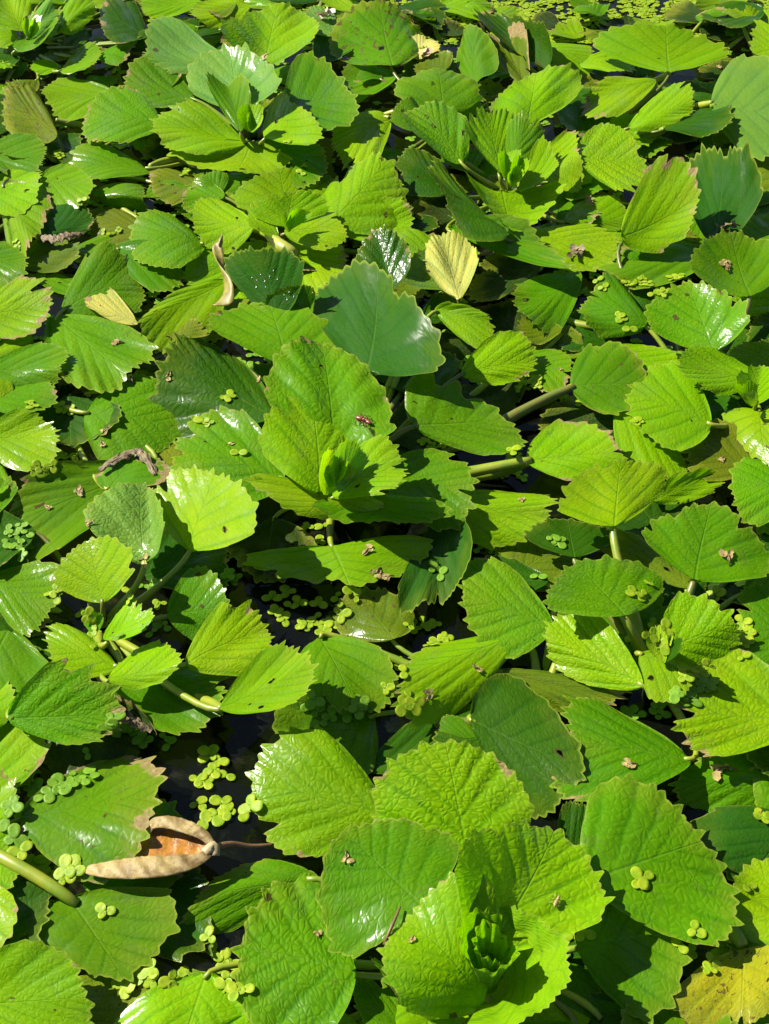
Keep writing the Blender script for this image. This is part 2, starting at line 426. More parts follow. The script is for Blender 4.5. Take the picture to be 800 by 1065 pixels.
def make_leaf(key, B, T, C1, C2, tone='g', cup=0.0, arch=0.0, rug=0.5, rip=0.5, tooth=1.0, wild=1.0, edge=0.0, spots=None, petiole=True, pr=None, name='leaf', label=None, pet_to=None, swirl=0.0, dome=0.0, twist=0.0, back=False):
    pl = PLANTS[key]
    B, T, C1, C2 = (Vector(v) for v in (B, T, C1, C2))
    ax = T - B
    Lm = ax.length
    mid = B + ax * MIDY
    nrm = ax.cross(C1 - mid) - ax.cross(C2 - mid)
    if (nrm.z < 0) != back:
        C1, C2 = C2, C1
        nrm = -nrm
    nrm.normalize()
    # C1 is now the left corner (x < 0)
    sL, sR = C1 - mid, C2 - mid
    # C1 lies at +cross; template x negative = C1
    rng = np.random.default_rng(random.randrange(1 << 30))
    th, rr = leaf_template(rng, tooth, wild)
    rs = np.linspace(0, 1, NR + 1)[1:] ** 0.85
    rs = np.concatenate([rs[:-1], [0.972, 1.0]])
    rs = np.sort(np.unique(rs))
    nr = len(rs)
    x = (np.sin(th)[None, :] * rr[None, :] * rs[:, None]).ravel()
    y = (np.cos(th)[None, :] * rr[None, :] * rs[:, None]).ravel()
    rim = np.repeat(rs, NA)
    x = np.concatenate([[0.0], x]); y = np.concatenate([[0.0], y]); rim = np.concatenate([[0.0], rim])
    a = np.abs(x) / HALF
    soft = np.sqrt(a * a + 0.022) - 0.148                       # a softened crease at the midrib
    Bn, An = np.array(B), np.array(ax)
    SL, SR, N = np.array(sL), np.array(sR), np.array(nrm)
    avg = 0.5 * (SL - SR)                                        # straight across
    fold = 0.5 * (SL + SR)
    P = Bn + y[:, None] * An + (-x / HALF)[:, None] * avg + soft[:, None] * fold
    # relief of the blade
    ph0 = rng.uniform(0, 6.28, 2)
    sv = (y - 0.78 * np.abs(x)) / (0.75 + 0.9 * np.abs(x)) + 0.035 + 0.03 * np.sign(x)
    quilt = -np.cos(2 * math.pi * ((sv + 2.0) / 0.235 - 0.5)) * (0.55 + 0.45 * np.sin(6 * x + ph0[0]) * np.sin(7 * y + ph0[1])) * np.clip(np.abs(x) * 6, 0, 1) * (0.25 + 0.75 * rim)
    ph = rng.uniform(0, 6.28, 6)
    gl_ = rng.normal(0, 0.17, 2)
    r2 = x * x + (y - 0.5) ** 2
    h = dome * 4 * y * (1 - y) + cup * r2 * 1.6 + arch * 4 * (y - 0.5) ** 2
    h = h + (0.0035 + 0.0065 * rug) * quilt
    tht = np.arctan2(x, y + 0.05)
    h = h + rip * (0.040 * np.sin(5.2 * tht + ph[0]) + 0.020 * np.sin(9.0 * tht + ph[1])) * rim ** 2.2
    h = h + rip * (0.046 * np.sin(4.2 * x + ph[2]) * np.cos(4 * y + ph[3]) + 0.010 * np.sin(12 * x + ph[4] + 3 * y)) + gl_[0] * x * x + gl_[1] * (y - .4) ** 2
    h = h + twist * x * (y - 0.3)
    if swirl:
        h = h + swirl * (np.abs(x) ** 2) * 2.2
    P = P + (h * Lm)[:, None] * N
    faces = []
    for j in range(NA - 1):
        faces.append((0, 1 + j + 1, 1 + j))
    for i in range(nr - 1):
        o0, o1 = 1 + i * NA, 1 + (i + 1) * NA
        for j in range(NA - 1):
            faces.append((o0 + j, o0 + j + 1, o1 + j + 1, o1 + j))
    loc = np.array(pl['o'].location)
    wear = (TONES[tone][1] if spots is None else spots) > .15 and rng.random() < .8
    off = rng.uniform(0, 40)
    lp = np.stack([x, y, np.full_like(x, off)], 1)
    # the offset also moves the pattern, so no two leaves repeat
    o = mesh_obj(name, P - loc, faces, M_LEAFW if wear else M_LEAF, pl['o'], attrs={'leafpos': ('FLOAT_VECTOR', lp), 'rim': ('FLOAT', rim)})
    col, sp = TONES[tone]
    j = rng.uniform(-1, 1, 3)
    f = 1 + 0.16 * j[0]
    o.color = (col[0] * f * (1 + 0.13 * j[1]), col[1] * f, col[2] * f * (1 + 0.2 * j[2]), sp if spots is None else spots)
    if tone in 'ygod' and rng.random() < .42: edge = max(edge, rng.uniform(.2, .7))
    o['edge_wear'] = float(edge)
    o['rugose'] = float(rug)
    if label: o['label'] = label
    LEAVES.append((P, faces))
    pl['n'] += 1
    if petiole:
        c = Vector(pl['c']) if pet_to is None else Vector(pet_to)
        to = c - B; to.z = 0
        dist = to.length
        if dist > 0.13:
            to = to * (0.13 / dist); dist = 0.13
        zend = -0.012 if pet_to is None else c.z
        end = Vector((B.x + to.x, B.y + to.y, zend))
        p1 = B - ax.normalized() * min(0.25 * Lm, 0.3 * dist + 0.004) - Vector((0, 0, 0.003))
        p2 = end + Vector((0, 0, 0.012)) - to * 0.25
        p0 = B + ax * 0.05 - nrm * 0.0012
        pts = bez(p0, p1, p2, end, 12)
        r0 = (pr or 0.0018) * rng.uniform(0.85, 1.15)
        rad = [r0 * (0.75 + 0.25 * min(1, i / 2) + 0.55 * math.exp(-((i - 7.5) / 2.6) ** 2)) for i in range(13)]
        v, fc = tube(pts, rad, 8)
        mesh_obj('petiole', [q - pl['o'].location for q in v], fc, M_PET if rng.random() < 0.75 else M_PETO, o)
    return o

def L(key, bx, by, tx, ty, ax, ay, cx, cy, z=1.5, t=0.0, r=0.0, f=0.0, tone='g', **kw):
    """a leaf by the four places of its petiole, tip and side corners on the photo and its height over the water in cm"""
    HANDPOLY.append(((bx, by), (ax, ay), (tx, ty), (cx, cy)))
    q = LRNG.gauss
    lift = min(1.0, max(0.1, z / 2.2)) * (0.55 if by < 330 else 0.9)
    t, r, f = t * 1.3 + q(0, .42) * lift, r * 1.5 + q(0, .55) * lift, f + q(0, .28) * lift
    return make_leaf(key, at(bx, by, z), at(tx, ty, z + t), at(ax, ay, z + t / 2 + f + r), at(cx, cy, z + t / 2 + f - r), tone, **kw)
# ------------------------------------------------------------------ the plants (rosette centres)
plant('near', 503, 1000, 'big bright rosette with a rolled green heart, nearest of all the plants')
plant('mid', 345, 510, 'rosette with tall upright leaves and a folded yellow heart leaf, middle of the pond')
plant('top', 262, 142, 'rosette with a glossy upright back leaf, behind the one with a swollen bud')
plant('crown', 535, 195, 'rosette of ruffled upright leaves round a tight bud, behind the bleached yellow leaf')
plant('bud', 300, 245, 'flat open rosette with a pale yellow swollen bud at its front edge')
plant('corner', 28, 45, 'small cupped glossy rosette in the far left corner of the pond')
plant('small', 100, 645, 'small rosette of shiny yellow green leaves beside the open water with duckweed')
plant('edge', 785, 420, 'yellow green rosette cut off by the right edge, halfway up')
plant('wing', 680, 690, 'plant with yellow stalks under fan leaves and a small twisted yellow heart leaf')
plant('rust', 850, 930, 'plant with a brown spotted yellow leaf and a dark waxy leaf, lower right corner')
plant('curl', -30, 880, 'plant with a heart shaped leaf on a thick yellow stalk, near the curled tan leaf')
plant('moth', 55, 410, 'plant of broad flat leaves, dried flowers on them, one with curled rim')
plant('speck', 70, 170, 'plant with a dark freckled leaf, in front of the far left corner rosette')
plant('glare', 850, 150, 'plant with a big pale waxy leaf shining white, at the far right edge')
plant('fan', 630, 130, 'plant of flat lime leaves in front of the far duckweed mat')
plant('fold', 475, 120, 'plant with a narrow upright leaf and a brown edged folded leaf, far middle')
plant('sun', 720, 400, 'plant with two glossy stalked fan leaves held high above small duckweed, right of the middle')
plant('sink', 560, 740, 'plant of dark green drooping leaves in the shade of the big near rosette')
plant('far', 330, 15, 'plant at the far edge with a pale withered scrap lying among its leaves')

# ---- near rosette
L('near', 402,846, 268,812, 335,755, 318,890, 2.2, 0.3, 0.2, tone='y', rug=0.9, spots=.14, edge=.25)
L('near', 487,892, 462,764, 386,846, 556,850, 3.0, 1.6, 0, -.3, tone='y', rug=1.3, rip=.6)
L('near', 440,945, 362,868, 356,994, 482,872, 4.6, -.6, -.4, .2, tone='g', rug=.7, edge=.35, cup=.05)
L('near', 508,990, 575,866, 464,908, 622,958, 4.0, -.2, .6, .7, tone='y', rug=.8, dome=.1)
L('near', 500,1046, 424,958, 412,1052, 506,920, 2.8, 1.3, .2, 1.3, tone='y', rug=.7, dome=.22)
L('near', 470,1050, 405,1030, 400,1000, 470,1075, 2.6, 1.2, 0, .3, tone='g', rug=.4)
L('near', 612,915, 748,868, 622,815, 724,978, 3.0, .4, .4, tone='g', rug=.7, edge=.3, spots=.3)
L('near', 586,905, 620,840, 583,850, 640,860, 2.0, .2, 0, tone='b', rug=.7, petiole=False)
L('near', 600,985, 716,966, 614,890, 668,1060, 1.7, .2, .2, tone='g', rug=.5)
L('near', 590,1000, 628,1078, 552,1072, 668,1052, .9, 0, 0, tone='g', rug=.3)
L('near', 370,1012, 236,982, 328,896, 322,1085, 2.0, .1, .2, tone='g', rug=1.4, spots=.25, edge=.2)
L('near', 442,1082, 370,1032, 408,1028, 405,1090, 1.0, 0, 0, tone='g', rug=.3)
L('near', 292,1078, 196,1050, 216,1008, 252,1095, .8, 0, 0, tone='g', rug=.5, spots=.2)
L('near', 325,912, 203,934, 266,888, 222,972, .9, .2, 0, -.2, tone='g', rug=.4, spots=.45)
# ---- lower right
L('rust', 832,850, 765,928, 742,842, 835,925, 1.3, 0, .5, tone='b', rug=.3, edge=.3)
L('rust', 774,985, 770,1082, 710,1025, 835,990, 1.4, .2, 0, .2, tone='yo', rug=.3, spots=.9, edge=.4, petiole=False)
L('rust', 835,748, 702,742, 772,685, 752,795, 2.6, .2, .3, tone='y', rug=.9)
L('rust', 838,805, 706,815, 762,776, 782,855, 1.4, .1, 0, tone='g', rug=.5, spots=.25)
L('rust', 842,670, 766,642, 797,604, 788,695, 2.1, .3, .3, tone='g', rug=.6)
L('rust', 700,1075, 610,1062, 640,1035, 650,1090, .6, tone='d', rug=.3)
# ---- lower left
L('curl', 72,933, 132,1021, 10,955, 170,924, 1.0, .1, 0, tone='g', rug=.3, spots=.35)
L('curl', -45,1045, 90,1038, 15,982, 45,1095, 2.2, .3, .3, tone='y', rug=.5)
L('curl', 22,850, 167,828, 118,774, 92,908, 1.3, .1, 0, tone='g', rug=.4, spots=.45, edge=.45)
L('curl', -25,780, 40,796, 5,765, 0,826, .5, 0, 0, tone='d', rug=.2)
L('curl', -25,960, 52,942, 0,898, 22,992, .4, 0, 0, tone='d', rug=.2)
L('curl', 165,820, 238,880, 250,845, 175,862, -.5, 0, 0, tone='d', rug=.1, petiole=False)
L('curl', 150,905, 222,925, 170,895, 205,990, .4, 0, 0, tone='d', rug=.2, petiole=False)
L('curl', 185,1060, 275,1050, 225,1020, 250,1080, -.4, 0, 0, tone='o', rug=.2, spots=.6, petiole=False)
L('curl', -20,735, 30,748, 5,722, 10,765, .4, 0, 0, tone='d', rug=.2)
L('small', 8,747, 122,742, 58,688, 76,774, 2.4, .3, .5, .2, tone='g', rug=.9, edge=.55, spots=.3)
L('small', 162,765, 104,718, 118,734, 145,736, 1.5, 0, 0, tone='k', rug=.5, edge=.9, petiole=False, label='withered brown edged leaf')
L('small', 116,716, 233,728, 186,695, 178,765, 1.2, .1, 0, tone='g', rug=.3, spots=.2, edge=.2)
L('small', 114,708, 192,686, 152,668, 148,714, 3.0, .3, 0, -.4, tone='y', rug=.4, cup=.08)
L('small', 122,692, 42,666, 84,656, 82,704, 2.0, .2, 0, .4, tone='y', rug=.4)
L('small', 194,690, 278,648, 226,632, 258,696, 2.4, .3, .2, -.2, tone='y', rug=.5, edge=.25)
L('small', 230,737, 324,698, 280,678, 292,744, 3.4, .3, .3, -.1, tone='y', rug=.2, spots=.25)
L('small', 175,640, 242,630, 197,586, 206,664, 2.0, .2, .3, tone='g', rug=.5)
L('small', 106,626, 92,560, 56,608, 142,592, 3.0, 1.3, -.7, .1, tone='y', rug=.5, spots=.2)
L('small', 150,584, 140,498, 92,550, 174,552, 3.6, 1.1, -.7, .1, tone='p', rug=1.3, rip=1.3, edge=.5)
L('small', 197,572, 226,484, 160,520, 259,556, 3.6, 1.2, -.7, .1, tone='y', rug=.4)
L('small', 110,668, 150,630, 126,630, 152,656, 3.0, .6, 0, .3, tone='y', rug=.3, cup=.1)
L('small', 100,660, 96,634, 88,648, 108,644, 2.4, 1.0, 0, .4, tone='g', rug=.3, cup=.2, petiole=False)
L('moth', -12,602, 57,632, 44,588, 18,660, 1.5, 0, .2, tone='g', rug=.5)
L('moth', -35,662, 36,692, 15,638, -2,715, 1.2, 0, 0, tone='d', rug=.4)
L('moth', 160,482, 6,545, 45,498, 85,570, 1.1, .1, .1, tone='g', rug=.3, spots=.15)
L('moth', 112,508, 146,470, 98,488, 168,500, 1.7, .2, 0, tone='g', rug=.3, edge=.9, label='leaf with a curled brown rim')
L('moth', -25,455, 63,456, 24,428, 20,492, 2.0, .2, .2, tone='y', rug=.4)
L('moth', -32,415, 60,402, 20,386, 20,434, 1.5, .1, 0, tone='g', rug=.4, edge=.6)
L('moth', -12,385, 73,382, 37,355, 30,405, 1.8, .2, .2, tone='g', rug=.4)
L('moth', 88,428, 189,440, 146,388, 108,480, 1.2, .1, .1, -.1, tone='g', rug=.7, edge=.35, spots=.2)
L('moth', 56,328, 138,398, 152,350, 58,388, 1.6, .1, .2, -.2, tone='g', rug=.6, edge=.2)
L('moth', 64,322, 142,278, 96,260, 126,330, 1.8, .2, .3, -.2, tone='g', rug=.6)
L('moth', 142,334, 92,320, 110,296, 132,338, 1.7, .1, 0, tone='w', rug=.4, edge=.7, petiole=False, label='bleached olive scrap of leaf with brown edge')
L('moth', -28,330, 54,314, 22,288, 12,354, 2.0, .2, .2, tone='y', rug=.5)
L('speck', -32,265, 27,272, 2,248, 2,290, 1.5, .1, 0, tone='g', rug=.4)
L('speck', 14,275, 83,258, 46,245, 52,282, .8, 0, 0, tone='o', rug=.3, spots=.3)
L('speck', 74,258, 132,252, 106,242, 100,268, .8, 0, 0, tone='g', rug=.3)
L('speck', 40,248, 97,224, 60,209, 78,246, 1.1, .1, .2, tone='b', rug=.3, edge=.5)
L('speck', 2,192, 36,250, 44,196, 8,252, 1.6, .1, .1, tone='y', rug=.4, edge=.75)
L('speck', 160,240, 92,226, 118,208, 118,248, 1.0, 0, 0, tone='o', rug=.3, spots=.4)
L('speck', 60,142, 4,94, 30,84, 18,145, 2.0, .3, .1, tone='o', rug=.4, spots=1.0, edge=.5, label='dark freckled old leaf')
L('speck', -22,160, 49,163, 20,140, 20,180, 1.5, .1, 0, tone='g', rug=.4)
L('speck', 46,148, 86,150, 68,136, 66,168, .8, 0, 0, tone='d', rug=.3)
L('speck', 44,188, 98,194, 66,167, 62,217, 1.7, .1, .1, tone='y', rug=.4, spots=.3)
L('speck', -22,198, 45,192, 14,176, 4,222, 1.6, .1, 0, tone='y', rug=.5)
L('speck', 118,96, 46,106, 72,82, 84,124, 1.5, .1, .1, tone='y', rug=.4)
L('speck', 92,198, 156,208, 124,178, 120,212, 1.3, .1, .3, -.3, tone='g', rug=.5, rip=1.3)
# ---- middle rosette
L('mid', 300,380, 280,312, 220,346, 354,354, 3.0, .7, .1, .1, tone='g', rug=.5, edge=.4)
L('mid', 384,388, 397,284, 324,322, 452,368, 4.0, .7, -1.0, .4, tone='b', rug=.3, edge=.35, pr=.003)
L('mid', 405,302, 394,238, 368,280, 426,274, 3.0, 1.8, -.5, .3, tone='d', rug=1.4)
L('mid', 288,334, 273,261, 237,280, 316,287, 2.6, 2.6, -.6, .2, tone='b', rug=.5)
L('mid', 312,332, 300,295, 282,318, 330,304, 2.6, 1.8, -.4, .2, tone='d', rug=.6)
L('mid', 284,436, 182,376, 236,348, 188,442, 2.0, .5, -.4, -.2, tone='d', rug=1.0, edge=.2)
L('mid', 350,475, 336,352, 276,412, 414,442, 4.4, 1.4, .4, .3, tone='g', rug=.9, rip=.7)
L('mid', 332,514, 322,411, 272,462, 388,450, 4.0, 1.2, .6, .5, tone='y', rug=.6, dome=.06)
L('mid', 346,516, 424,488, 384,464, 402,516, 4.0, 1.0, .5, .5, tone='y', rug=.5, dome=.12)
L('mid', 336,514, 342,468, 325,486, 362,490, 4.6, 1.6, .2, .5, tone='h', rug=.5, cup=.2, petiole=False, label='folded yellow heart leaf')
L('mid', 350,512, 372,462, 345,476, 380,484, 4.8, 1.6, .3, .5, tone='p', rug=.4, cup=.25, petiole=False)
L('mid', 345,508, 352,478, 340,490, 366,492, 5.0, 1.2, .3, .3, tone='y', rug=.3, cup=.3, petiole=False)
L('mid', 296,497, 176,456, 250,428, 232,528, 2.5, .3, .1, tone='g', rug=.7)
L('mid', 348,508, 318,536, 262,490, 396,522, 4.2, -.4, .2, .2, tone='y', rug=.4, rip=1.0)
L('mid', 372,514, 412,549, 328,532, 456,528, 3.2, -.2, 0, .2, tone='g', rug=.4, rip=1.0)
L('mid', 396,488, 496,516, 456,458, 428,532, 2.8, .1, .2, tone='g', rug=.7, edge=.2)
L('mid', 448,522, 580,540, 525,502, 495,560, 2.0, .2, .1, tone='y', rug=.5, spots=.2)
L('mid', 430,442, 531,436, 432,392, 512,478, 3.0, .3, .4, tone='g', rug=.6, pr=.0025)
L('mid', 345,567, 366,614, 257,574, 441,556, 2.0, -.4, .2, .1, tone='y', rug=.3, edge=.3, rip=1.0, spots=.2)
L('mid', 462,530, 452,648, 424,602, 490,568, 1.5, -.5, -.5, .2, tone='b', rug=.2, wild=2, tooth=.5, spots=.2)
L('mid', 548,478, 652,468, 576,434, 592,498, 2.4, .3, .2, tone='y', rug=.5, spots=.3, pr=.0036)
L('mid', 594,402, 678,396, 614,356, 634,434, 2.4, .3, .2, tone='g', rug=.3, spots=.5, edge=.2, pr=.0036)
# ---- open water row
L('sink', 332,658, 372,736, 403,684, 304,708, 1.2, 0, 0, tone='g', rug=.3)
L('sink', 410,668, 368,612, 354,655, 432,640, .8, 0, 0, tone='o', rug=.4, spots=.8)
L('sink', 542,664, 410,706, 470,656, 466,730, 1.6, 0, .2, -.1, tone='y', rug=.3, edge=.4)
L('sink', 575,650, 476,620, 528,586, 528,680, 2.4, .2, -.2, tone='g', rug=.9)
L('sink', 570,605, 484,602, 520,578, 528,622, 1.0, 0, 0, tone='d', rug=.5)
L('sink', 490,748, 604,804, 522,698, 540,842, 1.3, .1, .3, tone='d', rug=.6, tooth=.7)  # dark tone stands in for the shade this leaf lies in
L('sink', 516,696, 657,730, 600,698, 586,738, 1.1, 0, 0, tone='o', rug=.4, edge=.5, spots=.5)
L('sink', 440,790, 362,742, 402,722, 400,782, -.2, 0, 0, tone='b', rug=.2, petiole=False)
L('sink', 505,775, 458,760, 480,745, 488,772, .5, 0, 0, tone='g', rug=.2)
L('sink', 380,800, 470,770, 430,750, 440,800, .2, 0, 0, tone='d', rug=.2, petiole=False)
# ---- right, stalked fan leaves
L('wing', 638,549, 645,482, 579,526, 690,506, 3.8, .7, .3, .2, tone='y', rug=.3, spots=.25, pr=.003)
L('wing', 597,580, 590,540, 547,558, 640,560, 1.8, 0, 0, tone='d', rug=.2)
L('wing', 722,604, 736,533, 669,556, 800,594, 3.8, .7, .3, .2, tone='g', rug=.4, pr=.003)
L('wing', 716,613, 668,560, 640,577, 714,590, 1.4, .1, 0, tone='o', rug=.4)
L('wing', 650,641, 600,582, 568,630, 690,606, 3.4, .3, .2, .1, tone='g', rug=.6, spots=.25, edge=.2, pr=.003)
L('wing', 688,676, 766,646, 704,616, 742,698, 2.8, .4, .3, tone='y', rug=1.0)
L('wing', 668,712, 571,654, 626,642, 598,707, 2.8, .2, .2, -.1, tone='y', rug=1.0, spots=.2, edge=.3)
L('wing', 666,678, 724,706, 702,680, 674,722, 3.0, .2, 0, -.6, tone='y', rug=.4)
L('wing', 690,690, 682,654, 672,672, 694,668, 3.6, 1.2, 0, .3, tone='h', rug=.8, cup=.3, petiole=False, label='twisted yellow heart leaf')
L('wing', 692,690, 704,660, 690,672, 712,676, 3.4, 1.0, 0, .3, tone='d', rug=.4, cup=.2, petiole=False)
L('wing', 719,789, 583,768, 612,722, 626,834, 1.8, .1, .2, tone='g', rug=.8, spots=.2)
# ---- right edge
L('sun', 742,365, 714,290, 680,346, 784,328, 3.8, 1.5, -1.0, .2, tone='g', rug=.7, pr=.003)
L('sun', 780,309, 758,246, 721,286, 818,276, 3.4, .6, .2, .2, tone='g', rug=.3, pr=.003)
L('sun', 845,350, 780,350, 800,325, 800,378, 1.2, 0, 0, tone='d', rug=.3)
L('sun', 672,338, 604,306, 648,292, 622,344, 2.0, .2, -.2, -.2, tone='g', rug=.5, rip=1.2)
L('sun', 742,262, 621,282, 660,254, 690,296, 1.7, .2, -.2, tone='g', rug=.2, spots=.25, tooth=.3)
L('sun', 640,430, 714,480, 692,436, 654,494, 1.9, .1, .2, tone='y', rug=.5)
L('edge', 740,440, 650,406, 712,382, 706,466, 2.8, .4, .3, tone='y', rug=.5)
L('edge', 788,488, 716,463, 762,445, 736,504, 1.6, .1, 0, tone='o', rug=.4, spots=.5)
L('edge', 680,520, 757,492, 702,494, 716,522, 1.5, .1, .1, tone='y', rug=.4)
L('edge', 838,505, 766,505, 792,468, 792,544, 2.2, .2, .2, tone='g', rug=.7)
L('edge', 832,378, 760,370, 790,354, 782,394, 2.0, .2, 0, tone='y', rug=.5)
L('edge', 792,396, 706,380, 750,364, 744,410, 3.0, .3, .3, tone='y', rug=.6)
L('edge', 790,424, 794,474, 748,428, 832,456, 3.0, 0, 0, .2, tone='y', rug=.5)
L('edge', 786,420, 792,382, 766,398, 812,402, 3.4, 1.4, .2, .4, tone='y', rug=.5, cup=.1)
L('edge', 786,422, 770,400, 764,412, 784,402, 3.4, 1.2, .2, .4, tone='y', rug=.4, cup=.2, petiole=False)
L('edge', 784,425, 778,410, 774,418, 790,414, 3.8, 1.0, .2, .3, tone='h', rug=.3, cup=.3, petiole=False)
L('edge', 620,368, 727,384, 668,350, 672,400, 1.6, .1, 0, tone='y', rug=.5)
# ---- upper right
L('sun', 645,252, 726,208, 674,182, 698,260, 3.0, 1.1, .6, .1, tone='y', rug=.4, edge=.6, spots=.4)
L('crown', 588,230, 658,224, 612,198, 632,238, 2.0, .1, 0, tone='y', rug=.4, edge=.4)
L('crown', 545,246, 644,256, 600,228, 598,277, 2.0, .1, .1, tone='y', rug=.6)
L('glare', 745,262, 756,160, 712,188, 786,204, 2.0, 1.6, -1.0, .2, tone='b', rug=.2, edge=.3, spots=.2, wild=1.5)
L('glare', 740,108, 835,125, 768,55, 778,160, 3.0, .9, .7, .2, tone='p', rug=.2, label='big pale waxy leaf shining in the sun', pr=.003)
L('glare', 845,62, 782,48, 800,15, 800,98, 3.4, .2, .2, tone='y', rug=.4)
L('glare', 832,255, 764,240, 790,220, 784,272, 2.0, .2, 0, tone='g', rug=.5)
L('glare', 842,190, 768,168, 800,148, 780,220, 1.2, 0, 0, tone='o', rug=.7, spots=.4)
L('glare', 845,300, 770,262, 800,250, 792,292, 1.0, 0, 0, tone='d', rug=.3)
L('fan', 696,77, 692,34, 622,46, 764,53, 2.6, .9, .2, .3, tone='y', rug=.3)
L('fan', 654,132, 719,106, 688,87, 696,129, 2.2, .2, .2, tone='y', rug=.5)
L('fan', 682,84, 603,102, 640,80, 646,119, 2.0, .1, 0, tone='y', rug=.4)
L('fan', 690,134, 759,111, 716,110, 736,132, 2.4, .3, -1.0, -.3, tone='d', rug=.3)
L('fan', 660,40, 596,30, 626,24, 626,42, .5, 0, 0, tone='o', rug=.2, spots=.9)
L('fan', 745,24, 688,14, 715,8, 716,28, .5, 0, 0, tone='k', rug=.2, spots=.9)
L('fan', 795,12, 735,26, 752,8, 775,32, 1.8, .3, -.8, tone='d', rug=.3)
L('fan', 785,-5, 726,8, 752,-8, 754,18, 1.0, .1, 0, tone='y', rug=.3)
L('fan', 640,120, 668,150, 690,125, 630,148, 1.2, 0, 0, tone='y', rug=.4)
L('fan', 540,50, 622,58, 588,36, 588,74, 1.6, .1, .2, tone='y', rug=.4)
L('fan', 600,62, 662,66, 635,56, 634,80, 1.4, 0, 0, tone='y', rug=.4)
L('fan', 580,95, 640,132, 620,98, 585,135, 1.0, 0, 0, tone='d', rug=.4)
L('crown', 600,164, 674,168, 624,126, 646,202, 3.0, .3, .3, tone='y', rug=1.3)
L('crown', 556,175, 604,162, 588,134, 592,198, 2.4, .2, .2, tone='y', rug=.5, rip=1.1)
L('crown', 520,182, 508,119, 483,143, 538,134, 4.2, 1.4, .5, .4, tone='y', rug=.7, cup=.1)
L('crown', 530,178, 546,126, 524,132, 562,156, 4.2, 1.2, .3, .3, tone='g', rug=.6, cup=.1)
L('crown', 540,194, 585,172, 558,150, 550,198, 4.2, .8, .4, .2, tone='y', rug=.5)
L('crown', 522,202, 534,243, 483,190, 578,198, 3.4, -.3, .2, .2, tone='y', rug=.6, cup=.08)
L('crown', 528,192, 522,158, 514,176, 536,170, 4.4, 1.2, .2, .5, tone='y', rug=.4, cup=.25, petiole=False)
L('crown', 534,194, 542,164, 530,178, 548,180, 4.4, 1.2, .2, .5, tone='y', rug=.4, cup=.25, petiole=False)
L('crown', 532,196, 534,176, 526,186, 542,186, 4.6, 1.0, .2, .4, tone='h', rug=.3, cup=.3, petiole=False)
L('crown', 480,168, 438,108, 428,148, 487,130, 3.2, .8, .2, -.1, tone='g', rug=1.3)
L('crown', 450,140, 424,104, 412,128, 444,108, 2.2, .6, 0, tone='g', rug=1.0)
L('crown', 526,247, 446,172, 476,188, 486,238, 3.0, .4, -1.2, tone='d', rug=.8)
L('crown', 468,200, 420,160, 425,195, 462,165, 1.4, .2, 0, tone='d', rug=.8)
L('fold', 462,113, 455,62, 409,92, 504,92, 3.0, .8, .2, .1, tone='g', rug=.6, edge=.35, spots=.25, pr=.003)
L('fold', 548,131, 560,68, 509,114, 600,95, 3.4, .8, .4, .2, tone='y', rug=.4, edge=.4, spots=.3)
L('fold', 492,86, 491,23, 472,60, 511,64, 2.2, 1.0, -.4, -.2, tone='g', rug=.3, tooth=.4)
L('fold', 547,89, 508,26, 502,48, 542,54, 1.8, .5, 0, .3, tone='o', rug=.6, edge=.95, label='brown edged folded leaf')
L('fold', 408,72, 394,10, 346,48, 447,38, 2.0, .5, .2, tone='g', rug=.4, spots=.95, edge=.4, label='freckled flat leaf')
L('fold', 570,74, 523,20, 518,50, 576,45, 2.0, .5, -.4, tone='d', rug=.6)
L('fold', 455,5, 518,8, 482,-6, 492,20, .9, 0, 0, tone='y', rug=.3)
L('fold', 412,4, 462,24, 446,6, 426,24, 1.0, 0, -.3, tone='d', rug=.3)
L('fold', 430,60, 445,36, 424,44, 456,54, 1.6, .5, 0, tone='w', rug=.5, edge=.3, petiole=False, label='dry yellow corner of a dying leaf')
L('fold', 470,100, 440,58, 425,80, 478,80, .8, 0, 0, tone='d', rug=.4)
# ---- top rosette
L('top', 248,118, 240,51, 193,92, 287,88, 4.0, 1.5, -.6, .3, tone='p', rug=.5, cup=.08)
L('top', 250,137, 236,82, 217,94, 262,98, 4.0, 1.2, .4, .3, tone='g', rug=.5, cup=.1)
L('top', 275,143, 311,106, 286,97, 327,146, 3.6, .5, -.5, .1, tone='y', rug=.4)
L('top', 298,112, 364,98, 313,55, 345,135, 3.0, .4, .3, tone='g', rug=.6, edge=.2)
L('top', 275,64, 290,3, 229,46, 329,50, 3.0, .8, .3, .1, tone='y', rug=.6, edge=.3, spots=.25)
L('top', 232,64, 148,54, 180,18, 186,76, 2.4, .3, .4, -.1, tone='p', rug=.5, rip=1.2)
L('top', 202,102, 124,86, 172,70, 164,122, 2.0, .1, .2, tone='g', rug=.9)
L('top', 167,126, 88,122, 136,88, 128,152, 2.9, .2, .3, tone='g', rug=.8)
L('top', 257,146, 162,128, 204,106, 210,160, 2.7, .2, .2, tone='y', rug=.5, rip=1.1)
L('top', 262,149, 244,182, 186,150, 302,166, 2.4, -.3, .1, .2, tone='y', rug=.4, rip=1.2)
L('top', 270,150, 342,166, 322,148, 298,190, 2.0, -.1, .1, tone='g', rug=.5)
L('top', 406,120, 348,152, 362,114, 388,170, 1.9, .1, .2, tone='y', rug=.5)
L('top', 262,140, 258,110, 246,124, 272,122, 4.2, 1.2, .1, .4, tone='y', rug=.4, cup=.25, petiole=False)
L('top', 262,142, 266,118, 258,130, 274,130, 4.4, .9, .1, .4, tone='h', rug=.3, cup=.3, petiole=False)
L('top', 155,174, 73,166, 106,149, 110,190, 1.6, .1, .1, tone='g', rug=.5)
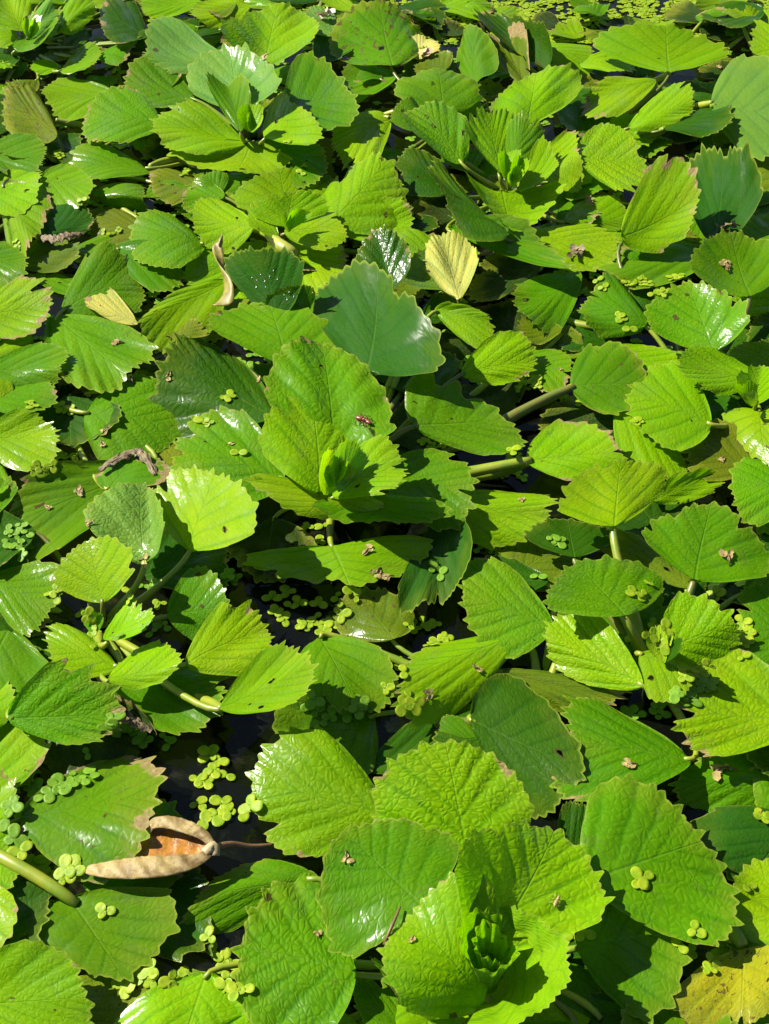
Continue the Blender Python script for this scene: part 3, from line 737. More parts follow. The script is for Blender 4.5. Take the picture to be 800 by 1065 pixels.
L('top', 208,190, 154,186, 176,174, 180,214, 1.2, .1, 0, tone='o', rug=.4, edge=.6, spots=.5)
L('top', 413,82, 354,86, 384,66, 386,102, 1.2, .1, 0, tone='g', rug=.4)
# ---- flat rosette with the yellow bud
L('bud', 212,252, 136,240, 170,215, 182,278, 2.0, .1, .2, tone='g', rug=.9)
L('bud', 264,238, 199,226, 230,203, 232,257, 2.6, .2, .2, tone='y', rug=.5)
L('bud', 238,290, 148,336, 184,298, 216,347, 2.0, .2, .4, tone='y', rug=.3)
L('bud', 262,272, 196,282, 224,246, 226,300, 1.0, .1, .1, tone='y', rug=.4)
L('bud', 296,242, 359,232, 326,212, 332,256, 3.4, .4, .2, -.1, tone='y', rug=.5)
L('bud', 298,236, 305,198, 260,216, 340,216, 3.4, .8, .3, .2, tone='y', rug=.7)
L('bud', 290,246, 258,226, 276,216, 268,246, 3.2, .6, .2, .2, tone='y', rug=.5)
L('bud', 342,236, 402,172, 336,184, 424,236, 2.2, .3, .3, tone='y', rug=.9, edge=.2)
L('bud', 302,222, 290,178, 248,208, 348,194, 1.6, .2, .2, tone='y', rug=.5)
L('bud', 290,252, 346,294, 352,254, 296,302, 1.6, -.1, .1, tone='y', rug=.4)
L('bud', 300,262, 246,280, 258,256, 280,294, 1.4, 0, 0, tone='y', rug=.4)
L('bud', 250,192, 197,200, 216,176, 226,214, 1.2, .1, 0, tone='g', rug=.4, spots=.3)
L('bud', 120,258, 192,284, 160,256, 150,302, 1.3, .1, .1, tone='g', rug=.4)
L('bud', 344,240, 428,230, 390,215, 400,262, 1.4, .1, .1, tone='y', rug=.6)
L('bud', 298,240, 310,216, 296,226, 318,226, 4.0, 1.0, .2, .4, tone='y', rug=.4, cup=.25, petiole=False)
L('bud', 300,242, 296,222, 290,232, 304,230, 4.2, .8, .2, .4, tone='h', rug=.3, cup=.3, petiole=False)
# ---- far left corner
L('corner', 22,34, 8,-4, -14,20, 32,6, 3.0, .8, .3, .3, tone='y', rug=.4)
L('corner', 30,36, 58,6, 38,0, 57,30, 3.2, .6, .4, .3, tone='p', rug=.4)
L('corner', 60,26, 104,0, 70,-2, 76,30, 2.8, .4, .3, tone='y', rug=.4)
L('corner', 15,52, 61,23, 36,30, 46,50, 2.6, .4, -.6, tone='g', rug=.3)
L('corner', 20,40, -14,30, 2,20, 2,46, 2.6, .3, .2, tone='y', rug=.4)
L('corner', -14,58, 21,62, 5,48, 5,70, 1.6, 0, -.3, tone='d', rug=.3)
L('corner', 28,42, 24,18, 18,30, 34,30, 3.6, 1.0, .2, .4, tone='y', rug=.3, cup=.25, petiole=False)
L('corner', 30,42, 36,22, 28,32, 40,34, 3.6, 1.0, .2, .4, tone='h', rug=.3, cup=.25, petiole=False)
L('corner', 62,73, 104,50, 84,46, 90,68, 2.2, .3, 0, tone='y', rug=.3)
L('corner', 62,70, 33,72, 48,62, 48,78, 1.8, .1, 0, tone='y', rug=.3)
L('corner', 152,36, 103,12, 138,-2, 124,46, 1.5, .3, -.8, tone='d', rug=.4)
L('corner', 100,58, 144,38, 124,40, 120,62, 1.8, .4, -.5, tone='g', rug=.6)
L('corner', 95,30, 62,48, 76,28, 84,50, 1.0, 0, 0, tone='d', rug=.3)
L('far', 210,2, 150,8, 176,-8, 180,18, 1.6, .2, .2, tone='y', rug=.4)
L('far', 260,8, 200,16, 228,-2, 236,28, 1.6, .1, .2, tone='y', rug=.4)
L('far', 230,30, 180,34, 205,22, 205,44, 1.0, 0, 0, tone='d', rug=.4)
L('far', 350,35, 318,12, 318,30, 344,8, 1.8, .3, .1, tone='p', rug=.5, edge=.5)
L('far', 330,62, 362,40, 328,40, 356,62, 1.2, .1, -.3, tone='b', rug=.4)
L('far', 300,12, 250,-6, 270,10, 285,-10, 1.4, .1, 0, tone='y', rug=.4)
L('far', 370,10, 335,2, 352,-6, 350,14, 1.2, 0, 0, tone='y', rug=.4)
# ---- middle right
L('crown', 456,264, 410,256, 438,236, 424,277, 2.0, .2, .2, tone='y', rug=1.0)
L('crown', 462,302, 442,262, 418,296, 459,274, 2.8, .6, .4, .2, tone='p', rug=.5)
L('crown', 478,312, 460,246, 440,282, 497,268, 3.2, .4, .2, .1, tone='w', rug=.7, rip=.8, wild=1.1, petiole=False, edge=.2, spots=.1, label='torn bleached yellow leaf')
L('crown', 468,240, 588,272, 526,242, 556,288, 2.2, .1, .1, tone='g', rug=.4, spots=.3)
L('crown', 562,280, 488,300, 520,272, 512,320, .8, 0, -.4, tone='k', rug=.4)  # dark olive shade under the fold, painted as leaf colour
L('crown', 604,292, 538,328, 555,288, 582,338, 1.2, .1, 0, tone='g', rug=.3)
L('mid', 452,322, 518,334, 472,316, 490,361, 2.4, .2, .1, tone='y', rug=.6, spots=.2)
L('mid', 440,330, 494,318, 456,304, 472,338, 1.8, .1, 0, tone='d', rug=.4)
L('mid', 584,345, 537,342, 560,330, 562,357, 1.0, 0, 0, tone='o', rug=.4, spots=.6)
L('mid', 480,388, 558,372, 516,346, 522,400, 2.4, .2, .2, tone='y', rug=.6)
L('mid', 545,372, 594,388, 576,358, 562,402, 1.6, .1, .1, tone='g', rug=.5)

# ------------------------------------------------------------------ low leaves that fill the spaces between, mostly in shade
def inside(p, poly):
    c = False
    n = len(poly)
    for i in range(n):
        (x1, y1), (x2, y2) = poly[i], poly[(i + 1) % n]
        if (y1 > p[1]) != (y2 > p[1]) and p[0] < (x2 - x1) * (p[1] - y1) / (y2 - y1) + x1:
            c = not c
    return c
OUT = []
def outline(h):
    B, a, T, c = (np.array(q, float) for q in h)
    m = (B + T) / 2
    e = lambda s: m + (T - m) * 0.7 + (s - m) * 0.72
    return [tuple(B), tuple(a), tuple(e(a)), tuple(T), tuple(e(c)), tuple(c)]
for h in HANDPOLY: OUT.append(outline(h))
GAPS = [(400,552,46),(340,630,60),(235,790,55),(285,745,25),(215,1005,45),(290,880,30),(560,428,50),(520,485,40),(390,120,25),
        (440,140,30),(620,740,36),(120,690,20),(100,640,45),(735,1000,30),(560,850,25),(470,745,30),(300,520,40),(690,690,40),(640,575,20),
        (640,330,20),(110,60,16),(60,145,14)]
def blocked(p): return any((p[0] - x) ** 2 + (p[1] - y) ** 2 < r * r for x, y, r in GAPS)
frng = random.Random(21)
tries = 0; nfill = 0
while tries < 6000 and nfill < 250:
    tries += 1
    px, py = frng.uniform(-110, 910), frng.uniform(-45, 1130)
    inframe = 0 < px < 800 and 0 < py < 1065
    far = inframe and py < 330
    if inframe and not far and frng.random() < (0.85 if py > 470 else 0.35): continue
    if py < 42 and 430 < px < 830: continue
    if blocked((px, py)) or any(inside((px, py), o) for o in OUT): continue
    z = frng.uniform(0.15, 0.5) if far else frng.uniform(0.15, 0.45) if inframe else frng.uniform(0.8, 1.6)
    p = at(px, py, z)
    key = min(PLANTS, key=lambda k_: (PLANTS[k_]['c'] - p).length)
    d = PLANTS[key]['c'] - p; d.z = 0
    an = math.atan2(d.y, d.x) + frng.gauss(0, 0.7)
    u = Vector((math.cos(an), math.sin(an), 0)); v_ = Vector((-u.y, u.x, 0))
    S = frng.uniform(0.034, 0.052) if far else frng.uniform(0.046, 0.066)
    B = p + u * S * 0.5; T = p - u * S * 0.5
    wv = S * frng.uniform(0.54, 0.68)
    t1, t2 = frng.uniform(-0.002, 0.004), frng.uniform(-0.003, 0.003)
    C1 = p + v_ * wv + Vector((0, 0, t1)); C2 = p - v_ * wv + Vector((0, 0, t1))
    T = T + Vector((0, 0, abs(t2)))
    tone = frng.choice(['g', 'y', 'd', 'o', 'g', 'k'] if far else ['g', 'd', 'd', 'o', 'k', 'd'] if inframe else ['g', 'y', 'g', 'd', 'y'])  # darker tones paint the shade of the gaps into the low leaves
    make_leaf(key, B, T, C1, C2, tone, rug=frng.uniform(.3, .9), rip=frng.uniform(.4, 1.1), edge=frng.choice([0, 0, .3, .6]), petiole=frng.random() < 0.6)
    # remember where it lies in the picture
    def pix(q):
        q = q - Vector((0, 0, CAM_H)); dep = q.y * _cp - q.z * _sp
        return (400 + FY * q.x / dep, 532.5 - FY * (q.y * _sp + q.z * _cp) / dep)
    OUT.append(outline((pix(B), pix(C1), pix(T), pix(C2))))
    nfill += 1

# small worn leaves that crowd between the bigger ones in the far half
nsm = 0
while nsm < 95:
    px, py = frng.uniform(-30, 830), 4 + 340 * frng.random() ** 1.25
    if blocked((px, py)): continue
    z = frng.uniform(0.7, 1.9)
    p = at(px, py, z)
    key = min(PLANTS, key=lambda k_: (PLANTS[k_]['c'] - p).length)
    if PLANTS[key]['n'] > 90: continue
    d = PLANTS[key]['c'] - p; d.z = 0
    an = math.atan2(d.y, d.x) + frng.gauss(0, 0.6)
    u = Vector((math.cos(an), math.sin(an), 0)); v_ = Vector((-u.y, u.x, 0))
    S = frng.uniform(0.026, 0.044); wv = S * frng.uniform(0.56, 0.74)
    a_, b_ = frng.gauss(0, .0035), frng.gauss(0, .0035)
    make_leaf(key, p + u * S * .5, p - u * S * .5 + Vector((0, 0, a_)), p + v_ * wv + Vector((0, 0, b_)), p - v_ * wv - Vector((0, 0, b_)),
              frng.choice(['g', 'y', 'd', 'o', 'g', 'o', 'y']), rug=frng.uniform(.3, .9), rip=frng.uniform(.5, 1.2), edge=frng.choice([0, .5, .8]), wild=frng.uniform(1, 1.8), petiole=frng.random() < .5)
    nsm += 1
# worn flat leaves lying in the far duckweed
for px, py in ((470, 30), (520, 12), (565, 22), (610, 10), (655, 26), (700, 32), (745, 34), (590, 34)):
    p = at(px, py, .35); S = .042
    u = Vector((math.cos(px), math.sin(px), 0)); v_ = Vector((-u.y, u.x, 0))
    make_leaf('fan', p + u * S * .5, p - u * S * .5, p + v_ * S * .6, p - v_ * S * .6, frng.choice(['o', 'g', 'y', 'k']), rug=.4, edge=.6, wild=1.5, petiole=False)

# ------------------------------------------------------------------ ray casts onto the finished leaves
bv, bf = [], []
for P, fc in LEAVES:
    o0 = len(bv)
    bv.extend(map(tuple, P)); bf.extend(tuple(i + o0 for i in f) for f in fc)
TREE = BVHTree.FromPolygons(bv, bf)
def surface(px, py, water=False):
    """where the line of sight through a photo pixel first meets a leaf, else the water"""
    d = ray(px, py).normalized(); o = Vector((0, 0, CAM_H))
    if not water:
        hit, n, i, dist = TREE.ray_cast(o, d)
        if hit is not None and hit.z > 0:
            if n.z < 0: n = -n
            return hit, n
    return at(px, py, 0), Vector((0, 0, 1))
def frame(n, spin):
    z = n.normalized()
    x = Vector((math.cos(spin), math.sin(spin), 0)); x = (x - z * x.dot(z)).normalized()
    return Matrix((x, z.cross(x), z)).transposed()

# ------------------------------------------------------------------ duckweed
def frond(cx, cy, ang, r, z, vs_, fs, rng):
    n = 12; o0 = len(vs_)
    ca, sa = math.cos(ang), math.sin(ang)
    tilt = rng.uniform(-0.12, 0.12)
    for ring, (k_, hz) in enumerate(((1.0, 0.0001), (0.95, 0.00022), (0.55, 0.00022))):
        for q in range(n):
            t = 2 * math.pi * q / n
            lx = r * k_ * math.cos(t) * 1.10; ly = r * k_ * math.sin(t) * (0.92 + 0.10 * math.cos(t))
            vs_.append((cx + ca * lx - sa * ly, cy + sa * lx + ca * ly, z + hz + tilt * lx + 0.0004 * rng.random()))
    vs_.append((cx, cy, z + 0.00014))
    for rg in range(2):
        for q in range(n):
            q2 = (q + 1) % n
            fs.append((o0 + rg * n + q, o0 + rg * n + q2, o0 + (rg + 1) * n + q2, o0 + (rg + 1) * n + q))
    for q in range(n):
        fs.append((o0 + 2 * n + q, o0 + 2 * n + (q + 1) % n, o0 + 3 * n))
def colony(rng, size=1.0, cx=0, cy=0, vs_=None, fs=None):
    if vs_ is None: vs_, fs = [], []
    k_ = rng.choice([2, 2, 3, 3, 4])
    a0 = rng.uniform(0, 6.28)
    for q in range(k_):
        r = rng.uniform(0.0021, 0.0034) * size
        a = a0 + q * (math.pi if k_ == 2 else 2 * math.pi / k_) + rng.uniform(-.35, .35)
        dd = r * 1.02
        frond(cx + dd * math.cos(a), cy + dd * math.sin(a), a, r, 0.0003 + 0.0003 * q, vs_, fs, rng)
    return vs_, fs
DUCK_N = [0]
drng = random.Random(5)
PROTO = []
def duck(px, py, label, shade=False, size=1.0, water=False):
    if DUCK_N[0] >= 292: return
    p, n = surface(px, py, water)
    o = None
    v, f = colony(drng, size * drng.uniform(.72, 1.08))
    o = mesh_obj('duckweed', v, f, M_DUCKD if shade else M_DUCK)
    m = frame(n, drng.uniform(0, 6.28)).to_4x4()
    m.translation = p + n * 0.0005
    o.matrix_world = m
    tag(o, label, 'duckweed', 'duckweed floating between and lying on the leaves')
    DUCK_N[0] += 1
def patch(label, pts, shade=False, size=1.0):
    for (x, y) in pts: duck(x, y, label, shade, size)

patch('yellow green duckweed on the open black water below the long drooping leaf',
      [(283,622),(300,617),(302,632),(310,628),(288,637),(332,628),(328,643),(333,650),(350,621),(352,632),(356,640),(346,648),(312,650),(318,652),(336,656),(296,646),(371,622),(367,614)], size=1.1)
patch('duckweed on black water above the curled tan leaf',
      [(218,786),(228,792),(222,803),(236,808),(206,811),(214,815),(205,836),(213,844),(231,836),(237,846),(226,848),(212,853),(257,845),(262,838)], size=1.25)
patch('duckweed in a chain along the left side of the heart shaped leaf in shadow',
      [(78,808),(88,812),(72,818),(60,818),(52,826),(36,822),(46,830),(14,838),(22,845),(8,852),(16,872),(24,866),(96,806)], True, 1.2)
patch('duckweed below the curled tan leaf beside the thick yellow stalk',
      [(36,898),(46,902),(60,908),(70,904),(78,906),(66,915),(22,886)], size=1.25)
patch('lone duckweed lying on the heart shaped floating leaf', [(110,948)], size=1.2)
patch('yellow green duckweed on dark water under the heart shaped leaf', [(157,1010),(160,1020),(140,1018),(131,1024),(178,1020),(186,1016)], size=1.2)
patch('pale duckweed string on the left edge of the rough near leaf', [(223,990),(232,1000),(238,1004),(240,1016),(236,1026),(246,1032),(254,1028),(218,975)], size=1.2)
patch('duckweed on the water right of the near rosette, by the spotted yellow leaf', [(706,985),(716,990),(740,1000),(749,990),(738,1010),(752,986),(765,976),(722,968)], size=1.1)
patch('duckweed lying on the near rosette leaves right of its heart', [(596,975),(607,972),(583,996),(664,916),(670,914)], size=1.15)
patch('shaded duckweed between the two lower leaves, under the fold of the near leaf', [(580,990),(588,998)], True, 1.1)
patch('duckweed beside the brown scrap below the dark waxy leaf', [(793,850),(780,925)], size=1.1)
patch('duckweed in the shade by the brown edged withered leaf, left', [(112,756),(122,762),(130,755),(118,748),(144,760),(150,770),(176,775),(172,768),(92,784)], True, 1.1)
patch('duckweed on the water beside the front tips of the lone yellow leaf', [(322,735),(330,740),(326,728),(333,752),(344,745),(362,742),(372,738),(374,730)], True, 1.1)
patch('yellow duckweed on the leaf edge left of the long lime leaf', [(402,715),(410,718),(425,725),(431,732),(420,735),(416,690),(420,700)], size=1.05)
patch('yellow duckweed on the upper corner of the long lime leaf', [(447,672),(455,668),(463,664),(425,652),(432,655),(440,648),(446,652),(452,650)], size=1.05)
patch('pair of duckweed on the dark drooping leaf', [(452,592),(459,598)], True, 1.3)
patch('duckweed at the stalks round the twisted yellow heart leaf', [(664,672),(672,676),(680,650),(676,660),(660,662),(688,672),(692,655),(700,668)], size=1.0)
patch('duckweed cluster on the water right of the twisted yellow heart leaf', [(716,697),(726,700),(722,705),(712,704),(736,692),(778,660),(772,648),(780,655),(776,670),(773,684)], size=1.05)
patch('shaded duckweed on black water in front of the twisted yellow heart leaf', [(655,742),(664,746),(684,738),(688,746),(690,732),(712,726),(722,722),(730,716),(704,722),(718,732),(738,712)], True, 1.05)
patch('three duckweed lying on the stalked leaf with the yellow stalk', [(660,618),(668,620),(674,608)], size=1.05)
patch('lone yellow duckweed between the two right stalked leaves', [(745,618)], size=1.1)
patch('duckweed on the shaded leaf behind the lower stalked leaf', [(574,562),(582,564),(560,600),(498,572),(512,574)], True, 1.0)
patch('duckweed along the thick stalk left of the freckled leaf', [(548,392),(556,396),(544,400),(551,404),(560,402),(538,405),(580,413),(586,415),(604,421)], size=1.0)
patch('duckweed along the lower thick stalk by the lime leaf', [(534,470),(540,475),(531,478),(545,480),(528,490),(538,494),(522,496),(544,497)], size=1.0)
patch('duckweed under the stalk of the leaf right of the tall rosette', [(440,460),(448,464),(455,466),(462,462)], size=.95)
patch('yellow duckweed pair on the lime leaf below the freckled leaf', [(660,438),(664,440)], size=1.1)
patch('duckweed on the tall rosette leaf left of its heart', [(240,412),(236,414)], size=1.15)
patch('two duckweed on the lower left leaf of the tall rosette', [(211,440),(218,440),(249,471)], size=1.15)
patch('duckweed patch on the water below the leaf dotted with dried flowers', [(64,474),(72,476),(58,478),(44,490),(36,489),(54,486),(80,480),(40,488)], size=1.0)
patch('duckweed beside the stalk at the edge of the flat leaves, left', [(35,423),(32,420),(62,424),(68,426),(72,428)], size=1.0)
patch('faded duckweed tangle at the far left below the big flat leaf', [(8,552),(14,556),(20,562),(16,570),(24,578),(6,566),(28,556),(30,570),(22,548)], True, 1.0)
patch('pale duckweed round the small shiny rosette', [(54,618),(60,614),(58,622),(84,638),(92,640),(100,656),(104,662),(96,664),(98,672),(134,616),(136,624),(164,630),(168,628),(112,648)], size=.95)
patch('shaded duckweed on the water right of the small shiny rosette', [(150,652),(158,658),(160,648),(168,645),(172,652),(150,610),(158,612),(164,606),(130,668),(122,664)], True, 1.0)
patch('shaded duckweed on the black water right of the glossy fan leaves', [(238,598),(245,602),(242,606)], True, 1.0)
patch('yellow duckweed on black water under the ruffled front leaves of the tall rosette', [(320,549),(332,565),(336,548)], size=1.0)
patch('duckweed on the long dull leaf at the far right', [(668,290),(676,298),(684,302),(690,305),(680,306),(672,296),(662,294),(652,296),(644,330),(648,334),(628,300),(622,292),(615,288),(700,290),(706,288),(714,290)], size=.95)
patch('duckweed on black water left of the pale glossy fan leaf', [(655,342),(700,292)], size=.95)
patch('duckweed at the front edge of the far spotted leaf', [(60,164),(66,162),(54,162),(60,160),(120,152),(126,154),(133,152)], size=.95)
patch('duckweed in the far left corner below the small cupped rosette', [(6,66),(12,68),(16,70),(60,76),(66,78),(62,72),(112,72),(120,75),(128,76),(110,70)], size=.9)
patch('yellow duckweed between the flat leaves at the left', [(108,242),(116,244),(124,240),(86,208),(90,212),(16,252),(20,256),(155,306),(160,308),(84,271)], size=.95)
patch('duckweed in the gap in front of the glossy upright leaf', [(236,207),(238,204),(193,178),(198,176),(190,182),(196,172),(314,180),(316,174),(300,148)], size=.95)
patch('duckweed lying on the far leaf of the green bud rosette', [(318,52),(322,51),(300,55),(294,60),(312,25),(355,70)], size=.9)
patch('duckweed by the torn bleached yellow leaf', [(494,275),(498,272),(528,246),(455,330)], size=.95)
patch('duckweed in the gap left of the far ruffled rosette', [(446,202),(450,205),(418,46),(424,40),(428,48)], size=.95)
patch('duckweed in front of the far rough leaf at the right', [(628,195),(634,198),(642,200),(650,202),(638,203),(646,118),(640,117)], size=.9)
patch('duckweed strip under the dark folded leaf, far right', [(712,80),(718,82),(724,83),(708,78),(730,84),(735,126),(740,128),(744,124),(745,160),(750,158),(740,155)], size=.9)
patch('duckweed at the right edge above the yellow green rosette', [(668,358),(720,318),(690,340),(780,420),(694,420)], size=.95)

# the far mat of duckweed, which nobody could count
mv, mf = [], []
mrng = random.Random(11)
cnt = 0
while cnt < 2900:
    x = mrng.uniform(-60, 880); y = mrng.uniform(-28, 52)
    lim = 18 if x < 430 else 46 - 14 * abs((x - 620) / 260)
    lim += 8 * math.sin(x * 0.045) + 5 * math.sin(x * 0.11 + 1)
    if y > lim: 
        if mrng.random() > 0.04: continue
    if math.sin(x * 0.071 + y * 0.13) * math.sin(x * 0.023 - y * 0.21 + 1.0) > 0.55: continue
    p = at(x, y, 0)
    colony(mrng, mrng.uniform(.75, 1.25), p.x, p.y, mv, mf)
    cnt += 1
mat = mesh_obj('duckweed_mat', mv, mf, M_DUCK)
mat.location = (0, 0, 0.0006)
tag(mat, 'mat of yellow green duckweed covering the water along the far edge', 'duckweed', kind='stuff')
# flecks of duckweed scattered in the far gaps
sv, sf = [], []
for _ in range(1100):
    x, y = mrng.uniform(0, 800), mrng.uniform(40, 400)
    p = at(x, y, 0)
    colony(mrng, .95, p.x, p.y, sv, sf)
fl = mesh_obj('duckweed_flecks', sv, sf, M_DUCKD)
fl.location = (0, 0, 0.0005)
tag(fl, 'tiny duckweed scattered thinly on the water in the gaps between far leaves', 'duckweed', kind='stuff')

# ------------------------------------------------------------------ dried flowers and other things lying on the leaves
def dried_flower(px, py, label, s=1.0, mat=None):
    p, n = surface(px, py)
    v, f = [], []
    rng = drng
    k_ = rng.choice([3, 4, 4])
    for q in range(k_):
        a = q * 6.28 / k_ + rng.uniform(-.5, .5)
        r = rng.uniform(.0008, .0021) * s
        cx, cy = math.cos(a) * r * 1.1, math.sin(a) * r * 1.1
        o0 = len(v); m = 8
        for ring, kk in enumerate((1.0, 0.5)):
            for u in range(m):
                t = 6.283 * u / m
                rr = r * kk * (1 + .28 * math.sin(2 * t + a) + rng.uniform(-.22, .22))
                v.append((cx + rr * math.cos(t), cy + rr * math.sin(t) * .8, (rng.uniform(.0003, .0014) if ring == 0 else rng.uniform(.0004, .001)) * s))
        v.append((cx, cy, .0008 * s))
        for u in range(m):
            u2 = (u + 1) % m
            f.append((o0 + u, o0 + u2, o0 + m + u2, o0 + m + u)); f.append((o0 + m + u, o0 + m + u2, o0 + 2 * m))
    root = mesh_obj('dried_flower', v, f, mat or M_FLOW)
    m = frame(n, rng.uniform(0, 6.28)).to_4x4(); m.translation = p + n * .0004
    root.matrix_world = m
    tag(root, label, 'dried flower', 'dried flowers fallen on the leaves')
    tv, tf = tube([(0, 0, .0006 * s), (.002 * s, .001 * s, .0012 * s), (.0045 * s, .0016 * s, .0005)], [.0005 * s, .0004 * s, .0003 * s], 6)
    st = mesh_obj('flower_stalk', tv, tf, M_STEMB, root)
for args in [
    (653,796,'tan dried flower in the centre of the leaf above the near rosette, right',1.2),(745,803,'larger tan dried flower on the leaf at the right edge above the dark waxy leaf',1.6),(757,800,'smaller dried flower beside the larger one at the right edge',1.1),
    (757,578,'pale dried flower on the right stalked leaf with the yellow stalk',1.5),(121,357,'pale dried flower on the brown tipped leaf at the left',1.4),(136,394,'brown dried flower on the edge of the broad leaf, below the pale one',1.5),
    (108,449,'dried flower in the centre of the broad flat leaf',1.0),(107,463,'dried flower with a thread at the lower edge of the broad flat leaf',1.1),(92,412,'dried flower at the stalk of the broad flat leaf',1.0),
    (83,512,'brown dried flower in the middle of the big flat leaf, left',1.2),(51,529,'small dried flower on the lower part of the big flat leaf, left',0.9),(93,546,'dried flower where the big flat leaf meets the crumpled shiny leaf',1.0),
    (753,276,'tan dried flower on the upper stalked leaf, far right',1.7),(152,582,'tan dried scrap at the base of the crumpled shiny leaf',1.5),(391,598,'brown dried scrap at the right of the long drooping leaf',1.6),(383,572,'pale dried scrap on top of the long drooping leaf',1.2),(402,602,'second brown scrap at the lower rim of the long drooping leaf',1.2),
    (361,893,'dried flower on the upper left of the near rosette leaf',1.0),(428,979,'small tan scrap by the heart of the near rosette',0.7),(330,971,'small tan scrap on the rough near leaf edge',0.8),(498,696,'brown scrap at the lower rim of the long lime leaf',1.1),(445,723,'brown scrap near the tip of the long lime leaf',1.1),
    (275,60,'pale dried flower at the foot of the far leaf behind the green bud rosette',1.1),(249,37,'tiny dried flower on the far leaf behind the green bud rosette',0.8),(748,70,'brown dried flower at the far right beyond the pale waxy leaf',1.2),(270,395,'small pale scrap on the dark rough leaf of the tall rosette',0.8),(790,848,'red brown bud on the dark waxy leaf rim',0.9),(175,392,'dried flower at the front edge of the leaf of the tall rosette, upper left',1.2),(176,352,'dried flower on the brown tipped upper leaf of the tall rosette',1.0),(746,22,'tan dried flower on the far brown leaf',1.1),
    (240,462,'tan fleck on the lower left leaf of the tall rosette',0.7),(543,520,'tan fleck on the lime leaf right of the tall rosette',0.8),(583,385,'dark fleck on the freckled leaf',0.6),(645,470,'tan fleck on the folded lime leaf',0.7),(750,478,'tan fleck on the olive leaf at the right',0.8)]:
    dried_flower(*args)

# pale withered scrap, far top
def scrap(name, px, py, label, cat, mat, size, n=6):
    p, nn = surface(px, py)
    v, f = [], []
    for q in range(n):
        c = Vector((drng.uniform(-1, 1) * size, drng.uniform(-.6, .6) * size, drng.uniform(0.2, .9) * size))
        o0 = len(v); m = 9
        ax1 = Vector((drng.uniform(-1, 1), drng.uniform(-1, 1), drng.uniform(-.6, .6))).normalized(); ax2 = ax1.cross(Vector((drng.uniform(-1, 1), drng.uniform(-1, 1), 1))).normalized()
        v.append(c)
        for u in range(m):
            t = 6.283 * u / m; rr = size * drng.uniform(.35, .75)
            v.append(c + ax1 * rr * math.cos(t) + ax2 * rr * math.sin(t) + ax1.cross(ax2) * drng.uniform(-.2, .2) * size)
        for u in range(m): f.append((o0, o0 + 1 + u, o0 + 1 + (u + 1) % m))
    o = mesh_obj(name, v, f, mat)
    m = frame(nn, 0).to_4x4(); m.translation = p
    o.matrix_world = m
    tag(o, label, cat)
scrap('withered_leaf', 338, 20, 'pale withered crumpled scrap among the far leaves', 'dead leaf', M_WHITE, .010, 9)
scrap('withered_leaf', 445, 56, 'small straw coloured crumpled scrap beside the far freckled leaf', 'dead leaf', M_STRAW, .008, 5)
scrap('withered_leaf', 598, 263, 'dark brown rotting scrap between the flat leaves, right', 'dead leaf', M_BROWN, .006, 6)
scrap('withered_leaf', 758, 240, 'brown shrivelled scrap at the foot of the shaded waxy leaf', 'dead leaf', M_BROWN, .008, 6)

# ------------------------------------------------------------------ the curled tan leaf
def strip_obj(name, path, widths, mat, parent, thick=0.0004, curl=0.0, rib=0.0, segs=9, up=Vector((0, 0, 1)), loc=Vector((0, 0, 0))):
    """a ribbon bent into an open gutter along a path"""
    v, f = [], []
    n = len(path)
    for i, p in enumerate(path):
        t = (path[min(i + 1, n - 1)] - path[max(i - 1, 0)]).normalized()
        s = t.cross(up).normalized(); u = s.cross(t).normalized()
        for q in range(segs):
            a = -1 + 2 * q / (segs - 1)
            th = a * curl
            wd = widths[i]
            if curl > 0.01:
                x = math.sin(th) / curl; z = (math.cos(th) - 1) / curl
            else:
                x, z = a, 0
            bump = rib * (0.5 * math.sin(i * 1.9 + a * 1.1) + drng.gauss(0, .8)) * wd
            v.append(p + s * (x * wd) + u * (z * wd + bump) - loc)
    for i in range(n - 1):
        for q in range(segs - 1):
            f.append((i * segs + q, i * segs + q + 1, (i + 1) * segs + q + 1, (i + 1) * segs + q))
    o = mesh_obj(name, v, f, mat, parent)
    md = o.modifiers.new('thickness', 'SOLIDIFY'); md.thickness = thick; md.offset = 0
    return o
def path(pts, n=26):
    """a smooth line through pixel points (px, py, height)"""
    P = [at(*p) for p in pts]
    P = [P[0]] + P + [P[-1]]
    out = []
    segs = len(P) - 3
    for i in range(segs):
        m = n // segs
        for j in range(m + (1 if i == segs - 1 else 0)):
            t = j / m
            a, b, c, d = P[i:i + 4]
            out.append(0.5 * ((2 * b) + (c - a) * t + (2 * a - 5 * b + 4 * c - d) * t * t + (3 * b - a - 3 * c + d) * t ** 3))
    return out
dl = bpy.data.objects.new('curled_dead_leaf', None); COL.objects.link(dl); dl.location = at(160, 888, 1.2)
tag(dl, 'curled tan dead leaf with an orange inside and a brown stalk', 'dead leaf')
LOC = dl.location
pp = path([(128, 897, 1.9), (150, 886, 1.9), (178, 878, 1.9), (205, 880, 2.0), (220, 884, 2.2)], 24)
strip_obj('blade', pp, [0.010 * math.sin(0.35 + 2.6 * i / (len(pp) - 1)) + .002 for i in range(len(pp))], M_ORANGE, dl, curl=-0.7, rib=.04, loc=LOC)
pp = path([(90, 904, 2.0), (115, 903, 2.3), (145, 901, 2.6), (175, 899, 2.7), (203, 894, 2.6), (222, 884, 2.4)], 40)
n_ = len(pp)
strip_obj('rolled_margin', pp, [0.0013 + 0.0053 * math.sin(math.pi * min(1, (i / (n_ - 1)) ** 0.9 * .93 + .05)) for i in range(n_)], M_CREAM, dl, curl=0.45, rib=.05, segs=13, loc=LOC)
pp = path([(152, 872, 2.0), (157, 858, 2.4), (172, 854, 2.6), (196, 860, 2.7), (214, 870, 2.6), (222, 884, 2.5)], 35)
n_ = len(pp)
